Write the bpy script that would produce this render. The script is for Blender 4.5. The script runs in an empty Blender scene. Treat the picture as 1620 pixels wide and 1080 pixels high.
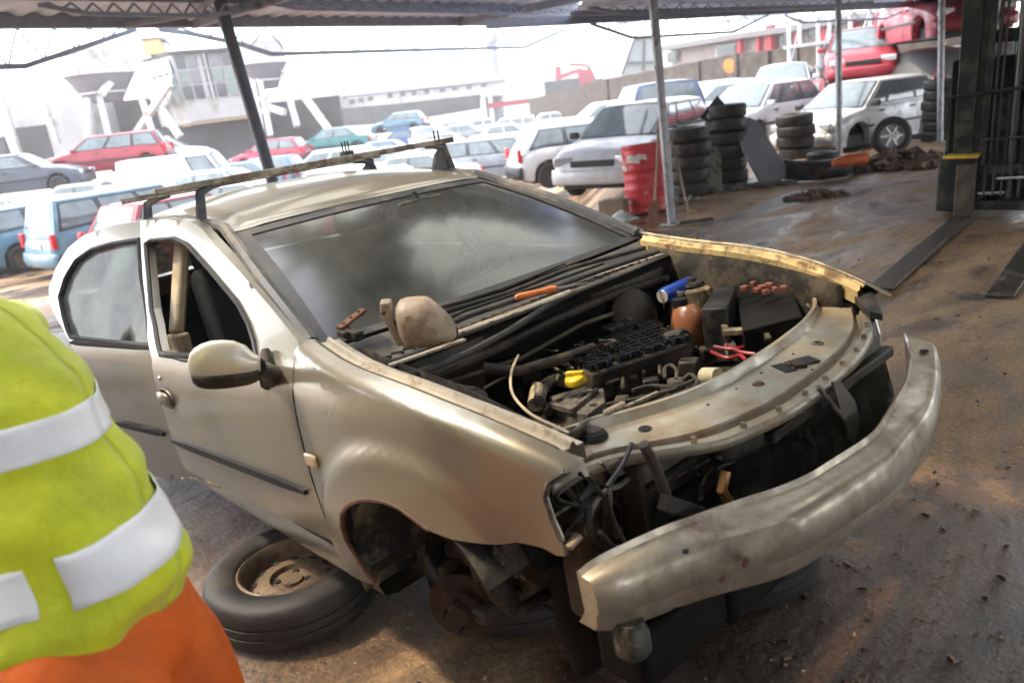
import bpy, bmesh, math, random
from mathutils import Vector, Matrix, noise
from mathutils.geometry import delaunay_2d_cdt
R = math.radians
random.seed(7)
scene = bpy.context.scene
COL = scene.collection

# ------------------------------------------------------------ camera
F_PX, W_PX, H_PX = 1203.6, 1620.0, 1080.0
CAM = Vector((1.42155, -1.68477, 1.6))
MW = Matrix(((0.672816, 0.732417, -0.104324), (0.154418, -0.27694, -0.948398), (-0.723515, 0.621988, -0.299428)))
cd = bpy.data.cameras.new('camera'); cam = bpy.data.objects.new('camera', cd); COL.objects.link(cam)
cd.sensor_width = 36; cd.lens = 36 * F_PX / W_PX
cd.clip_start = 0.05; cd.clip_end = 2000
rx, dn, fw = (Vector(MW[i]).normalized() for i in range(3))
cam.matrix_world = Matrix(((rx.x, -dn.x, -fw.x, CAM.x), (rx.y, -dn.y, -fw.y, CAM.y), (rx.z, -dn.z, -fw.z, CAM.z), (0, 0, 0, 1)))
cd.dof.use_dof = True; cd.dof.focus_distance = 2.6; cd.dof.aperture_fstop = 2.9
scene.camera = cam

# ------------------------------------------------------------ world, sun, exposure
SUN_EL, SUN_AZ = R(58), R(-140)          # azimuth of the sun, measured from +X towards +Y
wd_ = bpy.data.worlds.new('World'); scene.world = wd_; wd_.use_nodes = True
nt = wd_.node_tree; nt.nodes.clear()
sky = nt.nodes.new('ShaderNodeTexSky'); sky.sky_type = 'NISHITA'; sky.sun_disc = False
sky.sun_elevation = SUN_EL; sky.sun_rotation = R(90) - SUN_AZ
sky.dust_density = 1.0; sky.air_density = 1.0; sky.ozone_density = 1.0
hsv = nt.nodes.new('ShaderNodeHueSaturation'); hsv.inputs['Saturation'].default_value = 0.25
bgn = nt.nodes.new('ShaderNodeBackground'); bgn.inputs['Strength'].default_value = 0.15
out = nt.nodes.new('ShaderNodeOutputWorld')
nt.links.new(sky.outputs[0], hsv.inputs['Color']); nt.links.new(hsv.outputs[0], bgn.inputs[0]); nt.links.new(bgn.outputs[0], out.inputs[0])
sl = bpy.data.lights.new('sun', 'SUN'); sl.energy = .85; sl.angle = R(4); sl.color = (1.0, 0.84, 0.60)
so = bpy.data.objects.new('sun', sl); COL.objects.link(so)
sdir = Vector((math.cos(SUN_EL) * math.cos(SUN_AZ), math.cos(SUN_EL) * math.sin(SUN_AZ), math.sin(SUN_EL)))
so.rotation_euler = sdir.to_track_quat('Z', 'Y').to_euler(); so.location = sdir * 50
scene.view_settings.view_transform = 'Standard'; scene.view_settings.look = 'None'
scene.view_settings.exposure = 2.7; scene.view_settings.gamma = 1
scene.cycles.max_bounces = 8; scene.cycles.transparent_max_bounces = 12

# ------------------------------------------------------------ frames
RCW = Matrix(((0.996933, -0.001938, -0.078236), (0, 0.999693, -0.024762), (0.07826, 0.024686, 0.996627)))
CARM = Matrix.Translation((0, 0, 0.0876)) @ RCW.to_4x4()      # car frame -> world (the wreck sits slightly nose up)
CARI = CARM.inverted()
def ray(px, py):
    return (rx * ((px - 810) / F_PX) + dn * ((py - 540) / F_PX) + fw)
def wz(px, py, z=0.0):                                        # world point on the level z
    d = ray(px, py); return CAM + d * ((z - CAM.z) / d.z)
def wd(px, py, dep):                                          # world point at a depth along the view axis
    return CAM + ray(px, py) * dep
def cp(px, py, ax, val):                                      # car-frame point on a car-frame plane
    o = CARI @ CAM; d = CARI.to_3x3() @ ray(px, py)
    return o + d * ((val - o[ax]) / d[ax])
def depth_of(p): return (Vector(p) - CAM).dot(fw)
def lerp(a, b, t): return a + (b - a) * t
def interp(x, xs, ys):
    if x <= xs[0]: return ys[0]
    for i in range(len(xs) - 1):
        if x <= xs[i + 1]:
            return lerp(ys[i], ys[i + 1], (x - xs[i]) / (xs[i + 1] - xs[i]))
    return ys[-1]
def cint(x, xs, ys):                                          # smooth (Catmull-Rom) interpolation
    if x <= xs[0]: return ys[0]
    if x >= xs[-1]: return ys[-1]
    for i in range(len(xs) - 1):
        if x <= xs[i + 1]:
            h = xs[i + 1] - xs[i]; t = (x - xs[i]) / h
            def m(j):
                if j == 0: return (ys[1] - ys[0]) / (xs[1] - xs[0])
                if j == len(xs) - 1: return (ys[-1] - ys[-2]) / (xs[-1] - xs[-2])
                return (ys[j + 1] - ys[j - 1]) / (xs[j + 1] - xs[j - 1])
            return (2 * t ** 3 - 3 * t * t + 1) * ys[i] + (t ** 3 - 2 * t * t + t) * h * m(i) + (3 * t * t - 2 * t ** 3) * ys[i + 1] + (t ** 3 - t * t) * h * m(i + 1)
def sstep(a, b, x):
    t = max(0, min(1, (x - a) / (b - a))); return t * t * (3 - 2 * t)

# ------------------------------------------------------------ materials
MATS = {}
def N(nt, t, **kw):
    n = nt.nodes.new(t)
    for k, v in kw.items():
        if k in n.inputs: n.inputs[k].default_value = v
        else: setattr(n, k, v)
    return n
def mat(name, col, rough=0.5, metal=0.0, var=0.0, vs=6.0, dirt=None, da=0.0, ds=3.0, bump=0.0, bs=40.0, coat=0.0, spec=0.5, rvar=0.0, col2=None, alpha=1.0, trans=0.0, sheen=0.0, dw=0.12):
    if name in MATS: return MATS[name]
    m = bpy.data.materials.new(name); m.use_nodes = True; nt = m.node_tree
    b = nt.nodes['Principled BSDF']
    c = (*col, 1)
    b.inputs['Base Color'].default_value = c
    b.inputs['Roughness'].default_value = rough; b.inputs['Metallic'].default_value = metal
    b.inputs['Specular IOR Level'].default_value = spec
    b.inputs['Coat Weight'].default_value = coat; b.inputs['Coat Roughness'].default_value = 0.06
    b.inputs['Alpha'].default_value = alpha; b.inputs['Transmission Weight'].default_value = trans
    if sheen: b.inputs['Sheen Weight'].default_value = sheen
    L = nt.links.new
    tc = N(nt, 'ShaderNodeTexCoord'); src = None
    if var > 0 or col2:
        n1 = N(nt, 'ShaderNodeTexNoise', Scale=vs, Detail=6.0, Roughness=0.65)
        L(tc.outputs['Object'], n1.inputs['Vector'])
        r = N(nt, 'ShaderNodeValToRGB'); L(n1.outputs['Fac'], r.inputs[0])
        c2 = col2 or tuple(min(1, x * (1 + var)) for x in col)
        c1 = col if col2 else tuple(x * (1 - var) for x in col)
        r.color_ramp.elements[0].position = 0.32; r.color_ramp.elements[0].color = (*c1, 1)
        r.color_ramp.elements[1].position = 0.68; r.color_ramp.elements[1].color = (*c2, 1)
        src = r.outputs[0]
    if dirt:
        n2 = N(nt, 'ShaderNodeTexNoise', Scale=ds, Detail=9.0, Roughness=0.72)
        L(tc.outputs['Object'], n2.inputs['Vector'])
        mr = N(nt, 'ShaderNodeMapRange'); L(n2.outputs['Fac'], mr.inputs['Value'])
        mr.inputs['From Min'].default_value = 0.62 - da * 0.3 - dw / 2; mr.inputs['From Max'].default_value = 0.62 - da * 0.3 + dw / 2
        mx = N(nt, 'ShaderNodeMix'); mx.data_type = 'RGBA'
        L(mr.outputs[0], mx.inputs[0])
        if src: L(src, mx.inputs[6])
        else: mx.inputs[6].default_value = c
        mx.inputs[7].default_value = (*dirt, 1); src = mx.outputs[2]
        rr = N(nt, 'ShaderNodeMapRange'); L(mr.outputs[0], rr.inputs['Value'])
        rr.inputs['To Min'].default_value = rough; rr.inputs['To Max'].default_value = min(1, max(rough, 0.75))
        L(rr.outputs[0], b.inputs['Roughness'])
        if metal > 0:
            mm = N(nt, 'ShaderNodeMapRange'); L(mr.outputs[0], mm.inputs['Value'])
            mm.inputs['To Min'].default_value = metal; mm.inputs['To Max'].default_value = 0.0
            L(mm.outputs[0], b.inputs['Metallic'])
        if coat > 0:
            mm = N(nt, 'ShaderNodeMapRange'); L(mr.outputs[0], mm.inputs['Value'])
            mm.inputs['To Min'].default_value = coat; mm.inputs['To Max'].default_value = 0.0
            L(mm.outputs[0], b.inputs['Coat Weight'])
    elif rvar > 0:
        n3 = N(nt, 'ShaderNodeTexNoise', Scale=vs * 0.7, Detail=5.0)
        L(tc.outputs['Object'], n3.inputs['Vector'])
        rr = N(nt, 'ShaderNodeMapRange'); L(n3.outputs['Fac'], rr.inputs['Value'])
        rr.inputs['From Min'].default_value = 0.3; rr.inputs['From Max'].default_value = 0.7
        rr.inputs['To Min'].default_value = max(0.03, rough - rvar); rr.inputs['To Max'].default_value = min(1, rough + rvar)
        L(rr.outputs[0], b.inputs['Roughness'])
    if src: L(src, b.inputs['Base Color'])
    if bump > 0:
        n4 = N(nt, 'ShaderNodeTexNoise', Scale=bs, Detail=7.0, Roughness=0.6)
        L(tc.outputs['Object'], n4.inputs['Vector'])
        bp = N(nt, 'ShaderNodeBump', Strength=1.0, Distance=bump); L(n4.outputs['Fac'], bp.inputs['Height'])
        L(bp.outputs[0], b.inputs['Normal'])
    MATS[name] = m
    return m

# ------------------------------------------------------------ mesh helpers
class MB:
    def __init__(s): s.v = []; s.f = []
    def add(s, vs, fs):
        o = len(s.v); s.v += [tuple(v) for v in vs]; s.f += [tuple(i + o for i in f) for f in fs]; return s
    def box(s, c, size, rot=None, m=None, taper=1.0):
        hx, hy, hz = (x / 2 for x in size); P = []
        for z in (-1, 1):
            k = taper if z > 0 else 1
            for (a, b) in ((-1, -1), (1, -1), (1, 1), (-1, 1)): P.append(Vector((a * hx * k, b * hy * k, z * hz)))
        if rot is not None:
            q = rot if isinstance(rot, Matrix) else Matrix.Rotation(rot, 3, 'Z')
            P = [q @ p for p in P]
        P = [p + Vector(c) for p in P]
        if m is not None: P = [m @ p for p in P]
        return s.add(P, [(0, 3, 2, 1), (4, 5, 6, 7), (0, 1, 5, 4), (1, 2, 6, 5), (2, 3, 7, 6), (3, 0, 4, 7)])
    def bar(s, a, b, w, h, up=(0, 0, 1)):
        a, b = Vector(a), Vector(b); d = (b - a); L = d.length; d.normalize(); u = Vector(up)
        x = d.cross(u)
        if x.length < 1e-4: x = d.cross(Vector((1, 0, 0)))
        x.normalize(); u = x.cross(d).normalized()
        P = [p + x * (i * w / 2) + u * (j * h / 2) for p in (a, b) for (i, j) in ((-1, -1), (1, -1), (1, 1), (-1, 1))]
        return s.add(P, [(0, 3, 2, 1), (4, 5, 6, 7), (0, 1, 5, 4), (1, 2, 6, 5), (2, 3, 7, 6), (3, 0, 4, 7)])
    def tube(s, pts, r, n=8, caps=True):
        pts = [Vector(p) for p in pts]; m = len(pts)
        rs = r if isinstance(r, (list, tuple)) else [r] * m
        rings = []; pu = None
        for i, p in enumerate(pts):
            d = (pts[min(i + 1, m - 1)] - pts[max(i - 1, 0)])
            if d.length < 1e-9: d = Vector((0, 0, 1))
            d.normalize()
            if pu is None:
                u = d.orthogonal().normalized()
            else:
                u = pu - d * pu.dot(d)
                u = u.normalized() if u.length > 1e-6 else d.orthogonal().normalized()
            pu = u; w = d.cross(u)
            rings.append([p + (u * math.cos(2 * math.pi * k / n) + w * math.sin(2 * math.pi * k / n)) * rs[i] for k in range(n)])
        V = [v for q in rings for v in q]; Fc = []
        for i in range(m - 1):
            for k in range(n):
                Fc.append((i * n + k, i * n + (k + 1) % n, (i + 1) * n + (k + 1) % n, (i + 1) * n + k))
        if caps: Fc.append(tuple(range(n))[::-1]); Fc.append(tuple((m - 1) * n + k for k in range(n)))
        return s.add(V, Fc)
    def lathe(s, prof, n=24, m=None, close=False):
        V = []; Fc = []
        for (r, z) in prof:
            for k in range(n):
                a = 2 * math.pi * k / n; V.append(Vector((r * math.cos(a), r * math.sin(a), z)))
        K = len(prof)
        for i in range(K - 1 + (1 if close else 0)):
            j = (i + 1) % K
            for k in range(n): Fc.append((i * n + k, i * n + (k + 1) % n, j * n + (k + 1) % n, j * n + k))
        if m is not None: V = [m @ v for v in V]
        return s.add(V, Fc)
    def grid(s, fn, nu, nv):
        V = [fn(i / nu, j / nv) for i in range(nu + 1) for j in range(nv + 1)]
        Fc = [(i * (nv + 1) + j, (i + 1) * (nv + 1) + j, (i + 1) * (nv + 1) + j + 1, i * (nv + 1) + j + 1) for i in range(nu) for j in range(nv)]
        return s.add(V, Fc)
    def prism(s, poly, a, b):                        # poly of 3D points swept from offset a to offset b
        P = [Vector(p) for p in poly]; n = len(P)
        V = [p + Vector(a) for p in P] + [p + Vector(b) for p in P]
        return s.add(V, [tuple(range(n))[::-1], tuple(range(n, 2 * n))] + [(i, (i + 1) % n, (i + 1) % n + n, i + n) for i in range(n)])
    def build(s, name, material, parent=None, smooth=False, bevel=0.0, solid=0.0, soff=-1, sub=0, ang=35, seg=2, weld=False):
        me = bpy.data.meshes.new(name); me.from_pydata([tuple(v) for v in s.v], [], s.f); me.validate()
        bm = bmesh.new(); bm.from_mesh(me)
        if weld: bmesh.ops.remove_doubles(bm, verts=bm.verts, dist=1e-5)
        if not solid and not getattr(s, 'rimmed', False): bmesh.ops.recalc_face_normals(bm, faces=bm.faces)
        bm.to_mesh(me); bm.free()
        o = bpy.data.objects.new(name, me); COL.objects.link(o)
        for mm in (material if isinstance(material, list) else [material]): me.materials.append(mm)
        if smooth:
            for p in me.polygons: p.use_smooth = True
            if smooth != 'all':
                me.set_sharp_from_angle(angle=R(ang))
        if solid:
            md = o.modifiers.new('solid', 'SOLIDIFY'); md.thickness = solid; md.offset = soff; md.use_even_offset = False
        if bevel:
            md = o.modifiers.new('bevel', 'BEVEL'); md.width = bevel; md.segments = seg; md.limit_method = 'ANGLE'; md.angle_limit = R(40)
            md.harden_normals = False
            for p in me.polygons: p.use_smooth = True
            if not smooth: me.set_sharp_from_angle(angle=R(50))
        if sub:
            md = o.modifiers.new('sub', 'SUBSURF'); md.levels = sub; md.render_levels = sub
        if parent: o.parent = parent
        return o
def inside(p, poly):
    x, y = p; c = False; n = len(poly); j = n - 1
    for i in range(n):
        xi, yi = poly[i]; xj, yj = poly[j]
        if (yi > y) != (yj > y) and x < (xj - xi) * (y - yi) / (yj - yi) + xi: c = not c
        j = i
    return c
def resample(poly, step):
    o = []; n = len(poly)
    for i in range(n):
        a = Vector(poly[i]); b = Vector(poly[(i + 1) % n]); k = max(1, int((b - a).length / step))
        for j in range(k): o.append(tuple(a.lerp(b, j / k)))
    return o
def smooth_poly(poly, it=1):
    for _ in range(it):
        o = []; n = len(poly)
        for i in range(n):
            a = Vector(poly[i]); b = Vector(poly[(i + 1) % n]); o.append(tuple(a.lerp(b, .25))); o.append(tuple(a.lerp(b, .75)))
        poly = o
    return poly
def sheet(mb, outline, surf, step=0.04, holes=(), thick=None):           # triangulated sheet: (u, v) outline with holes mapped by surf
    ol = resample(outline, step); vs = [Vector(p) for p in ol]; es = [(i, (i + 1) % len(ol)) for i in range(len(ol))]
    hs = []
    for h in holes:
        hh = resample(h, step); hs.append(hh); o = len(vs); vs += [Vector(p) for p in hh]
        es += [(o + i, o + (i + 1) % len(hh)) for i in range(len(hh))]
    x0 = min(p[0] for p in ol); x1 = max(p[0] for p in ol); y0 = min(p[1] for p in ol); y1 = max(p[1] for p in ol)
    bd = [Vector(p) for p in ol] + [Vector(p) for h in hs for p in h]
    u = x0 + step * .5; row = 0
    while u < x1:
        v = y0 + step * .5 + (step * .5 if row % 2 else 0)
        while v < y1:
            if inside((u, v), ol) and not any(inside((u, v), h) for h in hs):
                q = Vector((u, v))
                if min((q - b).length_squared for b in bd) > (step * .45) ** 2: vs.append(q)
            v += step
        u += step * .87; row += 1
    V, E_, Fc, *_r = delaunay_2d_cdt(vs, es, [], 0, 1e-6)
    keep = []
    for f in Fc:
        c = sum((V[i] for i in f), Vector((0, 0))) / len(f)
        if inside(c, ol) and not any(inside(c, h) for h in hs): keep.append(tuple(f))
    P = [surf(p.x, p.y) for p in V]; mb.add(P, keep)
    if thick is not None:                                    # back face and a rim of its own, so the front stays smooth
        tv = Vector(thick); mb.add([p + tv for p in P], [f[::-1] for f in keep])
        cnt = {}
        for f in keep:
            for i in range(len(f)):
                a, b = f[i], f[(i + 1) % len(f)]; k = (min(a, b), max(a, b)); cnt.setdefault(k, []).append((a, b))
        for k, l in cnt.items():
            if len(l) == 1:
                a, b = l[0]; mb.add([P[b], P[a], P[a] + tv, P[b] + tv], [(0, 1, 2, 3)])
    mb.rimmed = True
    return mb
def empty(name, label, cat, group=None, loc=(0, 0, 0), rot=(0, 0, 0), m=None):
    o = bpy.data.objects.new(name, None); COL.objects.link(o); o.empty_display_size = .2
    if m is not None: o.matrix_world = m
    else: o.location = loc; o.rotation_euler = rot
    return tag(o, label, cat, group)
def tag(o, label=None, cat=None, group=None, kind=None):
    if label: o['label'] = label
    if cat: o['category'] = cat
    if group: o['group'] = group
    if kind: o['kind'] = kind
    return o
def rebase(o, p):                                             # move a mesh's origin to p without moving the mesh
    p = Vector(p); o.data.transform(Matrix.Translation(-p)); o.location = p; return o
def copy_tree(o, parent=None):
    c = o.copy(); COL.objects.link(c)
    if parent: c.parent = parent
    for ch in list(o.children): copy_tree(ch, c)
    return c
def rotm(a, ax='Z'): return Matrix.Rotation(a, 4, ax)
def T(*a): return Matrix.Translation(Vector(a if len(a) > 1 else a[0]))
def frame(o, x, y, z): return Matrix(((x[0], y[0], z[0], o[0]), (x[1], y[1], z[1], o[1]), (x[2], y[2], z[2], o[2]), (0, 0, 0, 1)))
# ------------------------------------------------------------ shared materials
m_steel_dk = mat('painted_steel_dark', (.27, .30, .36), .55, .0, var=.2, dirt=(.25, .20, .18), da=-.1, ds=5)
m_steel_lt = mat('galvanised', (.35, .37, .4), .45, .6, var=.25, dirt=(.2, .12, .08), da=.1, ds=9)
m_black = mat('black_plastic', (.010, .010, .010), .42, spec=.3, var=.3, dirt=(.07, .055, .04), da=.25, ds=6)
m_blackm = mat('black_metal', (.012, .012, .012), .45, .1, spec=.3, dirt=(.06, .045, .03), da=.35, ds=12)
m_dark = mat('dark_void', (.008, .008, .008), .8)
m_rubber = mat('rubber', (.012, .012, .013), .5, var=.3, dirt=(.055, .042, .032), da=.06, ds=9, bump=.001, bs=90, dw=.4)
m_rust = mat('rust', (.11, .045, .022), .8, .1, var=.5, vs=22, bump=.003, bs=90)
m_chrome = mat('bright_metal', (.6, .6, .6), .22, 1)
m_alloy = mat('alloy', (.5, .5, .52), .35, .8, var=.1)

# ------------------------------------------------------------ ground
def gz(x, y):                                                # the yard beyond the canopy lies about 0.9 m lower
    q = Vector((x - CAM.x, y - CAM.y, 0)); fh_ = Vector((fw.x, fw.y, 0)).normalized(); rh_ = Vector((rx.x, rx.y, 0)).normalized()
    D = q.dot(fh_); X = q.dot(rh_)
    k = sstep(8.5, 13, D) * sstep(0, 2.2, .9 + .10 * D - X)
    r_ = math.hypot(x, y)
    return -.9 * k + (noise.noise(Vector((x * .6, y * .6, 0))) * .012 - .006 if r_ < 30 else 0)
def ground():
    m = bpy.data.materials.new('yard_ground'); m.use_nodes = True; nt = m.node_tree; b = nt.nodes['Principled BSDF']; L = nt.links.new
    tc = N(nt, 'ShaderNodeTexCoord')
    mp = N(nt, 'ShaderNodeMapping'); mp.inputs['Rotation'].default_value = (0, 0, R(-42)); mp.inputs['Scale'].default_value = (1.0, .35, 1)
    L(tc.outputs['Object'], mp.inputs[0])
    def ns(s, d=6, r=.6, vec=None, dist=0):
        n = N(nt, 'ShaderNodeTexNoise', Scale=s, Detail=d, Roughness=r, Distortion=dist); L(vec or tc.outputs['Object'], n.inputs['Vector']); return n.outputs['Fac']
    def ramp(src, stops):
        r = N(nt, 'ShaderNodeValToRGB'); L(src, r.inputs[0]); e = r.color_ramp.elements
        while len(e) < len(stops): e.new(.5)
        for i, (p, c) in enumerate(stops): e[i].position = p; e[i].color = (*c, 1)
        return r.outputs[0]
    def mixc(a, bb, fac, typ='MIX'):
        n = N(nt, 'ShaderNodeMix'); n.data_type = 'RGBA'; n.blend_type = typ
        for i, x in ((6, a), (7, bb)):
            if isinstance(x, tuple): n.inputs[i].default_value = (*x, 1)
            else: L(x, n.inputs[i])
        if isinstance(fac, float): n.inputs[0].default_value = fac
        else: L(fac, n.inputs[0])
        return n.outputs[2]
    big = ns(.55, 7, .62, mp.outputs[0], .4)
    base = ramp(big, [(.30, (.12, .074, .038)), (.45, (.225, .145, .08)), (.56, (.33, .225, .135)), (.72, (.43, .34, .26))])
    mid = ramp(ns(5.5, 8, .7, mp.outputs[0]), [(.35, (.5, .45, .4)), (.5, (1, 1, 1)), (.68, (1.5, 1.4, 1.25))])
    c = mixc(base, mid, .75, 'MULTIPLY')
    fine = ramp(ns(60, 4, .7), [(.36, (.45, .42, .38)), (.5, (1, 1, 1)), (.66, (1.75, 1.65, 1.45))])
    c = mixc(c, fine, .7, 'MULTIPLY')
    wet = N(nt, 'ShaderNodeMapRange'); L(ns(.9, 6, .6, mp.outputs[0], .6), wet.inputs['Value'])
    wet.inputs['From Min'].default_value = .455; wet.inputs['From Max'].default_value = .56
    c = mixc(c, mixc(c, (.45, .42, .40), 1.0, 'MULTIPLY'), wet.outputs[0])
    oil = N(nt, 'ShaderNodeMapRange'); L(ns(1.7, 5, .55), oil.inputs['Value']); oil.inputs['From Min'].default_value = .62; oil.inputs['From Max'].default_value = .68
    c = mixc(c, (.02, .018, .015), oil.outputs[0])
    # oil, water and painted-in shade under and in front of the stripped car
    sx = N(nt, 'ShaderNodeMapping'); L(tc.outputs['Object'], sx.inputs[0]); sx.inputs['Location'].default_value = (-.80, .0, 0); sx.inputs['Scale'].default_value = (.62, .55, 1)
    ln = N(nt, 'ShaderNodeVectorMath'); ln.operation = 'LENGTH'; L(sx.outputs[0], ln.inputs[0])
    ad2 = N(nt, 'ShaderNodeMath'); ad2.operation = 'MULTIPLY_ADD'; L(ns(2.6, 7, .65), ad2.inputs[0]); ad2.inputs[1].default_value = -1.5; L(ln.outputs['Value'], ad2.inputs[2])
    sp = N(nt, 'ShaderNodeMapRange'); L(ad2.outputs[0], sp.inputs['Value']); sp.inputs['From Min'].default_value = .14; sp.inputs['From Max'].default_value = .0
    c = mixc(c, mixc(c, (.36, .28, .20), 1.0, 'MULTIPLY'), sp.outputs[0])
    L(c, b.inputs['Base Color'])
    wm = N(nt, 'ShaderNodeMath'); wm.operation = 'MAXIMUM'; L(wet.outputs[0], wm.inputs[0]); L(sp.outputs[0], wm.inputs[1])
    ro = N(nt, 'ShaderNodeMapRange'); L(wm.outputs[0], ro.inputs['Value']); ro.inputs['To Min'].default_value = .7; ro.inputs['To Max'].default_value = .11
    ra = N(nt, 'ShaderNodeMath'); ra.operation = 'MULTIPLY'; L(ro.outputs[0], ra.inputs[0])
    rb = N(nt, 'ShaderNodeMapRange'); L(ns(14, 5), rb.inputs['Value']); rb.inputs['To Min'].default_value = .6; rb.inputs['To Max'].default_value = 1.35; L(rb.outputs[0], ra.inputs[1])
    L(ra.outputs[0], b.inputs['Roughness'])
    b.inputs['Specular IOR Level'].default_value = .5
    ad = N(nt, 'ShaderNodeMath'); ad.operation = 'MULTIPLY_ADD'; L(ns(38, 7, .7), ad.inputs[0]); ad.inputs[1].default_value = .4; L(ns(6, 6, .6, mp.outputs[0]), ad.inputs[2])
    bp = N(nt, 'ShaderNodeBump', Strength=1.0, Distance=.03); L(ad.outputs[0], bp.inputs['Height']); L(bp.outputs[0], b.inputs['Normal'])
    def g(u, v):
        U = (u * 2 - 1); V = (v * 2 - 1); x = math.copysign(abs(U) ** 3, U) * 600; y = math.copysign(abs(V) ** 3, V) * 600
        return Vector((x, y, gz(x, y)))
    def g_old(u, v):
        # finer near the camera
        U = (u * 2 - 1); V = (v * 2 - 1); x = math.copysign(abs(U) ** 3, U) * 600; y = math.copysign(abs(V) ** 3, V) * 600
        r = math.hypot(x, y); z = (noise.noise(Vector((x * .5, y * .5, 0))) * .02 - .012) * (1 if r < 25 else 0)
        return Vector((x, y, z))
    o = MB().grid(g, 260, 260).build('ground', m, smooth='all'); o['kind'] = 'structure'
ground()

# ------------------------------------------------------------ canopy roof on posts
ZE = 3.0
A0 = wz(0, 42, ZE); A1 = wz(905, 38, ZE); B1 = wz(1480, 9, ZE)
dA = (A1 - A0).normalized(); A_ = A0 - dA * 9.2; dB = (B1 - A1).normalized(); B_ = B1 + dB * 8
canopy = empty('canopy_roof', 'corrugated sheet canopy roof on steel beams and trusses over the stripped car', 'canopy', loc=(0, 0, 0))
m_sheet = mat('corrugated_sheet', (.60, .68, .90), .55, .1, var=.15, vs=1.3, dirt=(.42, .34, .32), da=-.15, ds=1.2)
B0 = wz(905, 38, 2.6); B1 = wz(1480, 9, 2.6); dB = (B1 - B0).normalized(); B_ = B1 + dB * 7
LIGHTS = [(-1.7, 1.9, .95), (-.9, 4.6, .9), (-4.3, .9, .9), (1.6, 3.6, .9), (.9, .9, .7), ]  # unseen translucent sheets added to brighten the car and its windscreen reflection
HOLE = (-3.2, -.95, -4.2, .15)                                # unseen roof opening added to let sun onto the car: x0, x1, y0, y1
nrm = Vector((dA.y, -dA.x, 0))                                 # towards the camera side
mt_ = bpy.data.materials.new('translucent_sheet'); mt_.use_nodes = True; t_ = mt_.node_tree; t_.nodes.clear()
o_ = t_.nodes.new('ShaderNodeOutputMaterial'); a_ = t_.nodes.new('ShaderNodeBsdfTranslucent'); a_.inputs[0].default_value = (.75, .77, .72, 1); b_ = t_.nodes.new('ShaderNodeBsdfDiffuse'); b_.inputs[0].default_value = (.5, .5, .45, 1)
c_ = t_.nodes.new('ShaderNodeMixShader'); c_.inputs[0].default_value = .25; t_.links.new(a_.outputs[0], c_.inputs[1]); t_.links.new(b_.outputs[0], c_.inputs[2]); t_.links.new(c_.outputs[0], o_.inputs[0])
def build_roof(poly, du, z0):
    """corrugated sheet over a plan polygon; the corrugations run at right angles to the eave direction du"""
    dv = Vector((du.y, -du.x, 0)); O = poly[0]; ol = [(p[0], p[1]) for p in poly]
    us = [(Vector((p[0], p[1], 0)) - Vector((O.x, O.y, 0))).dot(du) for p in ol]; vs_ = [(Vector((p[0], p[1], 0)) - Vector((O.x, O.y, 0))).dot(dv) for p in ol]
    u = min(us) + .001; V = []; Fc = []; FcL = []; k = 0; prev = None
    while u < max(us):
        hits = []
        for i in range(len(ol)):
            u0, v0, u1, v1 = us[i], vs_[i], us[(i + 1) % len(ol)], vs_[(i + 1) % len(ol)]
            if (u0 > u) != (u1 > u): hits.append(v0 + (v1 - v0) * (u - u0) / (u1 - u0))
        if len(hits) >= 2:
            z = z0 + .12 + (.022 if k % 4 in (0, 1) else -.022); cur = []
            for t in range(31):
                p = O + du * u + dv * lerp(min(hits), max(hits), t / 30); cur.append(len(V)); V.append((p.x, p.y, z + .05 * t / 30))
            if prev:
                for i in range(30):
                    c_ = Vector(V[cur[i]])
                    if HOLE[0] < c_.x < HOLE[1] and HOLE[2] < c_.y < HOLE[3]: continue
                    (FcL if any((c_ - Vector((a, b, c_.z))).length < r for a, b, r in LIGHTS) else Fc).append((prev[i], cur[i], cur[i + 1], prev[i + 1]))
            prev = cur
        u += .075; k += 1
    MB().add(V, Fc).build('roof_sheet', m_sheet, canopy)
    if FcL: MB().add(V, FcL).build('added_skylight_sheet', mt_, canopy)
build_roof([A_, A1, Vector((2.5, -1.0, 0)), Vector((14, -9, 0))], dA, ZE)
build_roof([B0, B1, B_, Vector((16, 9, 0)), Vector((14, -8.9, 0)), Vector((2.5, -1.0, 0))], dB, 2.6)
wk = empty('added_shade_wall', 'unseen brick wall added behind the camera to darken the car side', 'wall', loc=(0, -9.1, 0))  # wall added out of view to keep bright sky off the car side
MB().box((0, 0, 1.6), (28, .25, 3.2)).build('wall_body', mat('brick_brown', (.22, .12, .08), .85, var=.3, vs=2.5), wk)
for x_ in (-12, -8, -4, 0, 4, 8, 12): MB().box((x_, .17, 1.6), (.35, .12, 3.2)).build('pier', MATS['brick_brown'], wk)
def beam(name, a, b, w, h, dz=0): return MB().bar(Vector(a) + Vector((0, 0, dz)), Vector(b) + Vector((0, 0, dz)), w, h).build(name, m_steel_dk, canopy)
beam('eave_beam', A_, A1, .12, .17, .06); beam('eave_beam', B0 - dB * 1.5, B_, .08, .12, .05)
for i in range(1, 8): beam('purlin', A_ + nrm * i * 1.35 + Vector((0, 0, .1)), A1 + nrm * i * 1.35 - dA * i * 1.0 + Vector((0, 0, .1)), .06, .08)
for i in range(1, 6): beam('rafter', A_ + dA * (i * 5 + 1.5) + Vector((0, 0, .02)), A_ + dA * (i * 5 + 1.5) + nrm * 9, .08, .12)
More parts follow.
